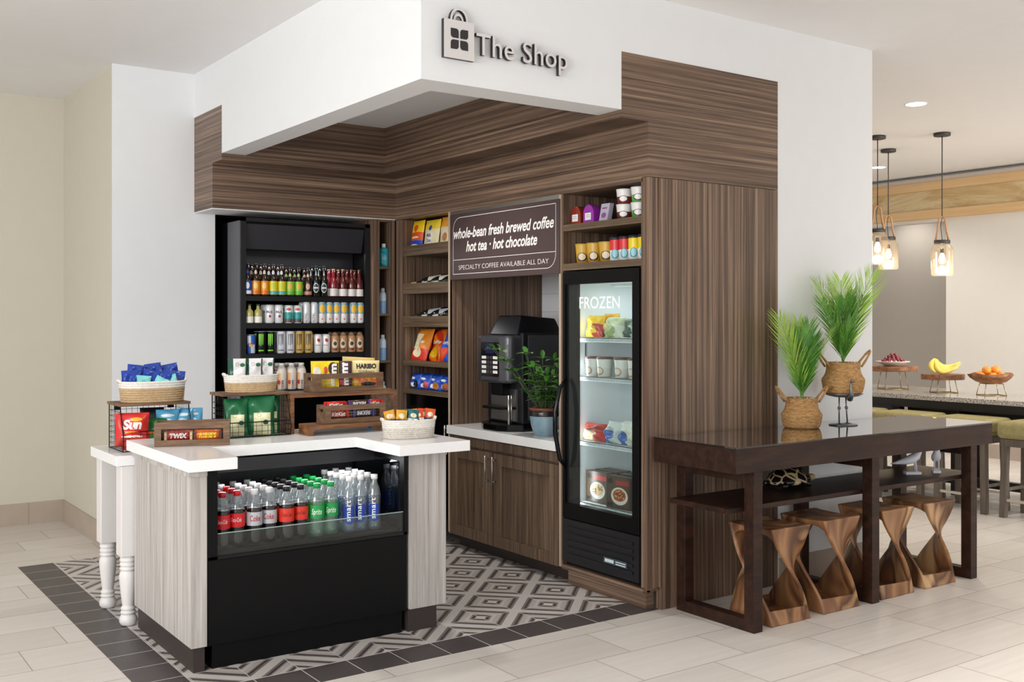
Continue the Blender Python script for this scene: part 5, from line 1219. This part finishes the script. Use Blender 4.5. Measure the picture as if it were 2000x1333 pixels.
# potted palms in seagrass baskets
sea = grain('seagrass_weave', [(.3, '#8a6236'), (.5, '#b08450'), (.7, '#cfa873')], (35, 35, 110), .8, bump=.6)
palm_m = grain('palm_green', [(.3, '#3f7a2a'), (.55, '#5f9a38'), (.75, '#8fbf52')], (6, 6, 6), .45); palm_y = grain('palm_lime', [(.3, '#8fc23c'), (.7, '#c3de6a')], (6, 6, 6), .45)
def seagrass(name, label, loc, rz, rmax, h, fronds, seed):
    t = thing(name, label, 'potted plant', loc, rz); r = rmax
    b = MB(); pr = []
    base = [(.80, 0), (.88, .04), (.93, .14), (.97, .28), (1.0, .42), (.985, .47), (.90, .55), (.82, .66), (.78, .80), (.79, .95), (.80, 1.0)]
    for j in range(len(base) - 1):
        for q in range(4):
            f = q / 4; rr = base[j][0] + (base[j + 1][0] - base[j][0]) * f; zz = base[j][1] + (base[j + 1][1] - base[j][1]) * f
            pr.append((r * rr * (1 + (.006 if q % 2 else 0)), h * zz))
    pr += [(r * .81, h), (r * .78, h * 1.01), (r * .74, h * .97), (r * .70, h * .85, 1), (.001, h * .85, 1)]
    b.lathe(pr, 36, caps=False); b.lathe([(.001, 0), (r * .8, 0)], 36, caps=False); b.build('basket', [sea, cm('#3a2a1c', .9)], t)
    for sg in (-1, 1):
        pts = []
        for i in range(11):
            a = pi * i / 10; pts.append((sg * (r * .78 + r * .55 * sin(a)), -r * .28 * cos(a) + .0, h * (.86 + .52 * sin(a))))
        hb = MB(); hb.tube(pts, [.006 + .0012 * (i % 2) for i in range(11)], 8)
        hb.build('handle', sea, t)
    rd = random.Random(seed)
    # fibre tuft
    tf = MB()
    for k in range(8): a = rd.uniform(0, 6.28); tf.tube([(.03 * cos(a), .03 * sin(a) - .03, h * .9), (.06 * cos(a), .05 * sin(a) - .04, h * 1.06)], [.003, .001], 5)
    tf.build('raffia_tuft', cm('#e6dfcb', .8), t)
    for k, (az, lean, L_, col) in enumerate(fronds):
        az, lean = R(az), lean
        d = Vector((cos(az), sin(az), 0)); pts = []
        for i in range(15):
            q = i / 14; pts.append(Vector((0, 0, h * .86)) + d * (lean * L_ * (q ** 1.35)) + Vector((0, 0, L_ * (q - .18 * lean * q * q))))
        fb = MB(); fb.tube(pts, [.0042 * (1 - .75 * i / 14) for i in range(15)], 5, 0)
        nl = 28
        side = d.cross(Vector((0, 0, 1)))
        if rd.random() < .5: side = (side + d * .5).normalized()
        for i in range(nl):
            q = .12 + .88 * i / nl; f = q * 14; j = min(13, int(f)); p = pts[j].lerp(pts[j + 1], f - j); tg = (pts[j + 1] - pts[j]).normalized()
            ll = L_ * (.42 * sin(pi * min(1, q * .80 + .12)) + .06)
            for sg in (-1, 1):
                dr = (tg * 1.15 + side * sg * (.9 - .35 * q) + d * rd.uniform(-.12, .12)).normalized(); w_ = .0036
                nn = dr.cross(side).normalized(); wv_ = dr.cross(nn).normalized() * w_
                p1 = p + dr * ll * .5 ; p2 = p + dr * ll - Vector((0, 0, ll * .08))
                fb.add([p - wv_ * .5, p + wv_ * .5, p1 + wv_, p1 - wv_, p2], [(0, 1, 2, 3), (3, 2, 4)], 1, False)
        fb.build('frond', [cm('#6f9a3e', .5), palm_y if col else palm_m], t)
    return t
seagrass('potted_palm', 'left small palm in a seagrass basket standing on the console glass', (4.68, 3.835, .9058), R(-28), .112, .165,
         [(200, .32, .50, 1), (170, .18, .42, 1), (0, .10, .44, 0), (-10, .38, .42, 1), (300, .20, .36, 0), (90, .12, .46, 1), (240, .12, .40, 0), (30, .28, .38, 0), (270, .30, .30, 0)], 5)
seagrass('potted_palm', 'right palm in a seagrass basket raised on the metal bird stand', (4.985, 3.79, 1.0875), R(-28), .120, .175,
         [(180, .30, .50, 1), (150, .16, .52, 1), (0, .12, .42, 0), (-5, .30, .56, 1), (250, .18, .40, 0), (200, .40, .40, 0), (20, .36, .42, 0), (300, .18, .46, 0), (90, .06, .50, 1), (270, .34, .30, 0)], 9)
def bird_stand():
    t = thing('metal_bird_stand', 'grey metal long-legged bird stand carrying the right palm basket', 'stand', (4.985, 3.79, .9056), R(-30))
    gm = M('#77797c', .35, .8, var=.1, name='pewter')
    MB().lathe([(.080, 0), (.083, .002), (.080, .006), (.01, .008)], 28, sy=.8).build('base_plate', gm, t)
    for x, y in ((-.028, -.01), (.024, .012)):
        l = MB(); l.tube([(x + (.006 if x > 0 else 0), y, .006), (x, y, .09), (x - (.004 if x > 0 else 0), y, .168)], .0045, 8).ball((x, y, .098), .010, 10, 8)
        for a in (200, 270, 330): l.tube([(x + .004, y, .010), (x + .03 * cos(R(a)), y + .03 * sin(R(a)), .008)], [.005, .002], 6)
        l.build('leg', gm, t)
    MB().lathe([(.001, .158), (.05, .160), (.088, .168), (.112, .1805), (.110, .1812), (.001, .172)], 30, caps=False).build('bowl', gm, t)
    MB().tube([(-.005, -.100, .156), (-.006, -.128, .180), (-.008, -.128, .21), (-.010, -.130, .238), (-.006, -.132, .252)], [.018, .014, .008, .0055, .006], 10).ball((-.006, -.133, .258), .009, 10, 8).tube([(.0, -.134, .26), (.012, -.138, .252)], [.003, .001], 6).build('neck_and_head', gm, t)
bird_stand()

# ================================================================== DINING AREA
def bar_table():
    t = thing('bar_table', 'long granite-topped communal bar table in the dining area', 'table', (8.0, 2.4, 0))
    W, Ln = 1.0, 5.4
    MB().box(0, W, 0, Ln, .825, .865).build('granite_top', granite, t, bevel=.002)
    dk = cm('#1d1614', .35)
    a = MB(); a.box(.12, W - .12, .05, Ln - .05, .745, .825); a.build('apron', dk, t)
    for y in (.5, 1.25, 2.05, 2.72, 3.3, 4.2, 5.0):
        MB().box(.30, .37, y, y + .08, 0, .745).box(.63, .70, y, y + .08, 0, .745).build('leg', dk, t)
    for y0, y1 in ((.6, 2.05), (2.13, 3.3), (3.38, 5.0)): MB().box(.42, .46, y0, y1, .60, .745).build('panel', dk, t)
    MB().box(.29, .35, .5, 5.0, .10, .17).build('foot_rail', dk, t)
bar_table()
olive = grain('olive_velvet', [(.3, '#8d8356'), (.7, '#a89d6c')], (30, 30, 30), .8); ashy = grain('weathered_grey_wood', [(.3, '#4f463e'), (.7, '#75695d')], (30, 30, 2), .6)
def bar_stool(label, loc):
    t = thing('bar_stool', label, 'stool', loc, 0, 'olive bar stools along the granite bar table')
    W, D = .49, .38
    s = MB(); s.box(0, D, 0, W, .60, .735); s.build('seat', olive, t, bevel=.04, seg=4)
    MB().box(.02, D - .02, .03, W - .03, .545, .60).build('seat_frame', ashy, t)
    for x, y in ((.05, .055), (.05, W - .055), (D - .05, .055), (D - .05, W - .055)):
        dx = (-.012 if x < D / 2 else .012); dy = (-.012 if y < W / 2 else .012); q = .023
        l = MB(); l.add([(x + a * q + (dx if z == 0 else 0), y + b * q + (dy if z == 0 else 0), z) for z in (0, .545) for a, b in ((-1, -1), (1, -1), (1, 1), (-1, 1))], [(3, 2, 1, 0), (4, 5, 6, 7), (0, 1, 5, 4), (1, 2, 6, 5), (2, 3, 7, 6), (3, 0, 4, 7)])
        l.build('leg', ashy, t)
    MB().box(.04, D - .04, .05, .06, .20, .225).build('stretcher', ashy, t); MB().box(.04, D - .04, W - .06, W - .05, .20, .225).build('stretcher', ashy, t)
    MB().box(.028, .045, .07, W - .07, .125, .145).box(D - .05, D - .035, .07, W - .07, .125, .145).build('foot_rest', M('#c9c2b4', .35, .5, var=0), t, label='pale metal foot rest')
    return t
s0 = bar_stool('olive upholstered bar stool nearest the right edge of the photo', (7.63, 3.92, 0))
for k, y in enumerate((4.475, 5.03, 5.585)): dup(s0, (7.63, y, 0), label='olive upholstered bar stool, ' + ['second from the right', 'third from the right', 'leftmost, mostly behind the console'][k] + ' along the bar table')
brass = M('#b99f6a', .3, .9, var=0, name='brass_wire')
def fruit_stand(name, label, loc, rb_, rt, h, top, rz=0):
    t = thing(name, label, 'serving stand', loc, rz, 'wood and brass serving stands on the bar table')
    w_ = MB(); q = .003; n = 4
    bp = [(rb_ * cos(R(45 + 90 * k)) * 1.2, rb_ * sin(R(45 + 90 * k)), q) for k in range(n)]; tp = [(rt * cos(R(45 + 90 * k)) * 1.2, rt * sin(R(45 + 90 * k)), h) for k in range(n)]
    w_.tube(bp, q, 6, closed=True).tube(tp, q, 6, closed=True)
    for a, b in zip(bp, tp): w_.tube([a, b], q, 6)
    w_.build('wire_base', brass, t)
    return t
# grapes stand
def slab(t, rx, ry, z0, z1, seed):
    rd = random.Random(seed); n = 28; P = Plane((0, 0, 0), (1, 0, 0), (0, 1, 0)); ph = rd.uniform(0, 6)
    pts = [(rx * (1 + .06 * sin(3 * 2 * pi * k / n + ph) + .04 * rd.uniform(-1, 1)) * cos(2 * pi * k / n), ry * (1 + .06 * sin(2 * 2 * pi * k / n) + .04 * rd.uniform(-1, 1)) * sin(2 * pi * k / n)) for k in range(n)]
    MB().prism(pts, P, z0, z1).build('wood_slab', acacia, t, bevel=.004)
rzd = R(-35)
t = fruit_stand('serving_stand', 'brass wire stand with a live-edge wood slab carrying the grape plate', (8.53, 5.93, .865), .13, .10, .165, None, rzd); slab(t, .225, .15, .166, .212, 1)
tag(MB().lathe([(.06, 0), (.075, .004), (.145, .038), (.155, .045), (.15, .046), (.07, .012), (.001, .010)], 36, caps=False).build('plate', cm('#efe6dc', .25), loc=(8.53, 5.93, .865 + .213)), 'white shallow plate of red grapes on the left serving stand', 'plate')
grape = M('#7c2434', .25, var=.1, coat=.3, name='red_grape'); rd = random.Random(8); gp = None; k = 0
for lay, (n, R0) in enumerate(((13, .092), (11, .066), (7, .040), (3, .02))):
    for i in range(n):
        a = 2 * pi * i / n + lay; loc = (8.53 + R0 * cos(a), 5.93 + R0 * sin(a), .865 + .213 + .044 + lay * .021)
        if gp is None:
            gp = MB().ball((0, 0, 0), .0155, 10, 8, sz=1.15).build('grape', grape, loc=loc); tag(gp, 'red grape in the heap on the white plate', 'grape', 'red grapes on the white plate')
        else: q = gp.copy(); COL.objects.link(q); q.location = loc
        k += 1
t = fruit_stand('serving_stand', 'lower brass stand with a round wood slab carrying the bananas', (8.45, 5.36, .865), .11, .085, .115, None, rzd); slab(t, .185, .13, .116, .165, 2)
ban = grain('banana_skin', [(.3, '#e2c84a'), (.7, '#efdc7a')], (6, 6, 6), .45); bt_ = cm('#7a6a2a', .6)
def banana(label, base, pts, pr=None):
    b = MB(); P = [Vector(p) for p in pts]; n = len(P)
    b.tube(P, [.007, .013, .020, .0225, .023, .022, .018, .011, .005][:n], 8, 0); b.i[-1] = 1; b.i[-2] = 1
    b.tube([P[0], P[0] + (P[0] - P[1]).normalized() * .012], .006, 6, 1)
    o = b.build('banana', [ban, bt_], loc=base); o.rotation_euler = (0, 0, rzd); return tag(o, label, 'banana', 'bananas on the wood slab')
def arc(a0, a1, r, cx, cz, y, n=8, dy=0): return [(cx + r * cos(R(a0 + (a1 - a0) * i / (n - 1))), y + dy * i / (n - 1), cz + r * sin(R(a0 + (a1 - a0) * i / (n - 1)))) for i in range(n)]
B0 = (8.45, 5.36, .865 + .166)
def bz(a, b, c, n=9): return [tuple(a[i] * (1 - t) ** 2 + 2 * b[i] * t * (1 - t) + c[i] * t * t for i in range(3)) for t in [k / (n - 1) for k in range(n)]]
banana('banana curving down at the left end of the bunch', B0, bz((-.085, -.01, .135), (-.165, -.03, .06), (-.095, -.06, .018)))
banana('banana second from the left of the bunch', B0, bz((-.080, -.01, .135), (-.105, -.07, -.02), (.025, -.085, .030)))
banana('front banana lying along the slab with its tip to the right', B0, bz((-.070, -.005, .130), (-.05, -.045, -.035), (.105, -.055, .062)))
banana('middle banana of the bunch curving right', B0, bz((-.065, .0, .130), (-.02, .0, -.030), (.145, -.005, .085)))
banana('rear banana of the bunch pointing right', B0, bz((-.060, .01, .130), (.0, .05, .0), (.165, .045, .105)))
t = fruit_stand('serving_stand', 'brass stand with a live-edge wooden bowl of oranges', (8.47, 4.93, .865), .11, .085, .10, None, rzd)
b = MB(); n = 32; vs = []; 
for j, (r, z) in enumerate(((.07, .101), (.12, .118), (.155, .150), (.175, .185), (.160, .185), (.135, .150), (.09, .122), (.001, .118))):
    for k in range(n): a = 2 * pi * k / n; q = 1 + (.06 * sin(5 * a) + .03 * sin(9 * a + 1)) * (j in (2, 3, 4)); vs.append((r * q * cos(a) * 1.05, r * q * sin(a) * .85, z + .008 * sin(4 * a) * (j in (3, 4))))
b.add(vs, [(j * n + k, j * n + (k + 1) % n, (j + 1) * n + (k + 1) % n, (j + 1) * n + k) for j in range(7) for k in range(n)], 0, True); b.build('wooden_bowl', acacia, t)
om = grain('orange_peel', [(.3, '#e88a2a'), (.7, '#f3a545')], (9, 9, 9), .4, bump=.2); op = None
for k, (x, y, z) in enumerate(((-.09, 0, .165), (-.01, -.06, .162), (.075, -.02, .165), (0, .05, .165), (-.045, -.01, .215), (.035, .0, .218), (.09, .05, .175), (-.07, .06, .17))):
    w3 = Matrix.Rotation(rzd, 3, 'Z') @ Vector((x, y, 0)); loc = (8.47 + w3.x, 4.93 + w3.y, .865 + z)
    if op is None: op = MB().ball((0, 0, 0), .038, 16, 12, sz=.94).build('orange', om, loc=loc); tag(op, 'small orange piled in the wooden bowl', 'orange', 'oranges in the wooden bowl')
    else: q = op.copy(); COL.objects.link(q); q.location = loc
# pendants
def pendant(label, loc, drop):
    """loc at the ceiling; drop = length to the bottom of the jar"""
    t = thing('pendant_light', label, 'pendant light', loc, R(-35), 'glass jar pendant lights')
    iron = cm('#3b3634', .5); tn = cm('#b98e68', .6); z = -drop
    MB().lathe([(.068, -.028), (.072, -.024), (.072, -.002), (.06, 0)], 28).build('canopy', iron, t)
    MB().tube([(0, 0, -.028), (0, 0, z + .52)], .0045, 6).tube([(0, 0, z + .52), (-.012, 0, z + .44), (-.006, 0, z + .38), (0, 0, z + .31)], .003, 6).build('cord', iron, t)
    s = MB()
    for sg in (-1, 1): s.tube([(0, 0, z + .525), (sg * .028, 0, z + .50), (sg * .040, 0, z + .40), (sg * .058, 0, z + .31)], [.006, .008, .009, .009], 6)
    s.build('strap', tn, t, label='tan leather strap')
    MB().lathe([(.064, z + .282), (.068, z + .285), (.068, z + .312), (.064, z + .315)], 28).build('collar', iron, t)
    MB().lathe([(.082, z), (.092, z + .008), (.093, z + .02), (.093, z + .215), (.085, z + .25), (.066, z + .270), (.064, z + .285)], 32, caps=False).build('glass_jar', jar_g, t)
    bl = MB(); bl.lathe([(.014, z + .24), (.016, z + .21), (.016, z + .20)], 16, mi=1); bl.lathe([(.012, z + .20), (.020, z + .18), (.030, z + .145), (.026, z + .115), (.001, z + .10)], 18, mi=0, caps=False); bl.build('bulb', [emit('warm_bulb', '#ffe6c4', 3.5), iron], t)
    l = bpy.data.lights.new('pendant_glow', 'POINT'); l.energy = 4; l.color = (1, .82, .6); l.shadow_soft_size = .05; o = bpy.data.objects.new('pendant_glow', l); COL.objects.link(o); o.location = (loc[0], loc[1], loc[2] - drop + .05)
pendant('glass jar pendant light at the right, hanging lowest', (8.466, 5.387, CZ), 1.265); pendant('glass jar pendant light in the middle, farthest away', (8.848, 6.202, CZ), 1.165); pendant('glass jar pendant light at the left, half behind the white column', (8.131, 5.811, CZ), 1.155)
def downlight(label, x, y, p=60):
    t = thing('downlight', label, 'ceiling light', (x, y, CZ), 0, 'recessed round downlights')
    MB().lathe([(.075, -.004), (.082, -.003), (.084, 0)], 32, caps=False).build('trim_ring', cm('#f4f2ee'), t)
    MB().lathe([(.001, -.003), (.075, -.003)], 32, caps=False).build('lens', emit('downlight_lens', '#fff2dc', 14), t)
    spot('downlight_beam', (x, y, CZ - .02), p, 130, (1, .93, .84), .07)
downlight('round ceiling downlight left of the pendants', 7.164, 4.778, 60); downlight('round ceiling downlight half hidden by the white column', 9.789, 6.99, 60)
for x, y in ((9.6, 4.6), (7.2, 2.2), (9.6, 2.2), (9.3, 9.5), (7.0, 8.5), (11.5, 8.0)): spot('dining_fill_spot', (x, y, CZ - .02), 45, 130, (1, .93, .84), .07)  # unseen spots added to brighten the dining room and its recess
for x, y, p in ((2.95, 5.3, 55), (.2, 5.2, 12)):
    spot('lobby_fill_spot', (x, y, 2.82 if y == 5.3 else CZ - .02), p, 120, (1, .96, .9), .08)  # fill spots added inside the soffit and near the alcove, no fixtures
for x, y, p in ((5.2, 1.1, 170), (3.3, 1.3, 150), (1.2, 1.4, 70), (7.0, 1.0, 150)):
    spot('lobby_fill_spot', (x, y, CZ - .02), p, 84, (1, .97, .93), .08)  # narrow fill spots added to lift the floor, no fixtures
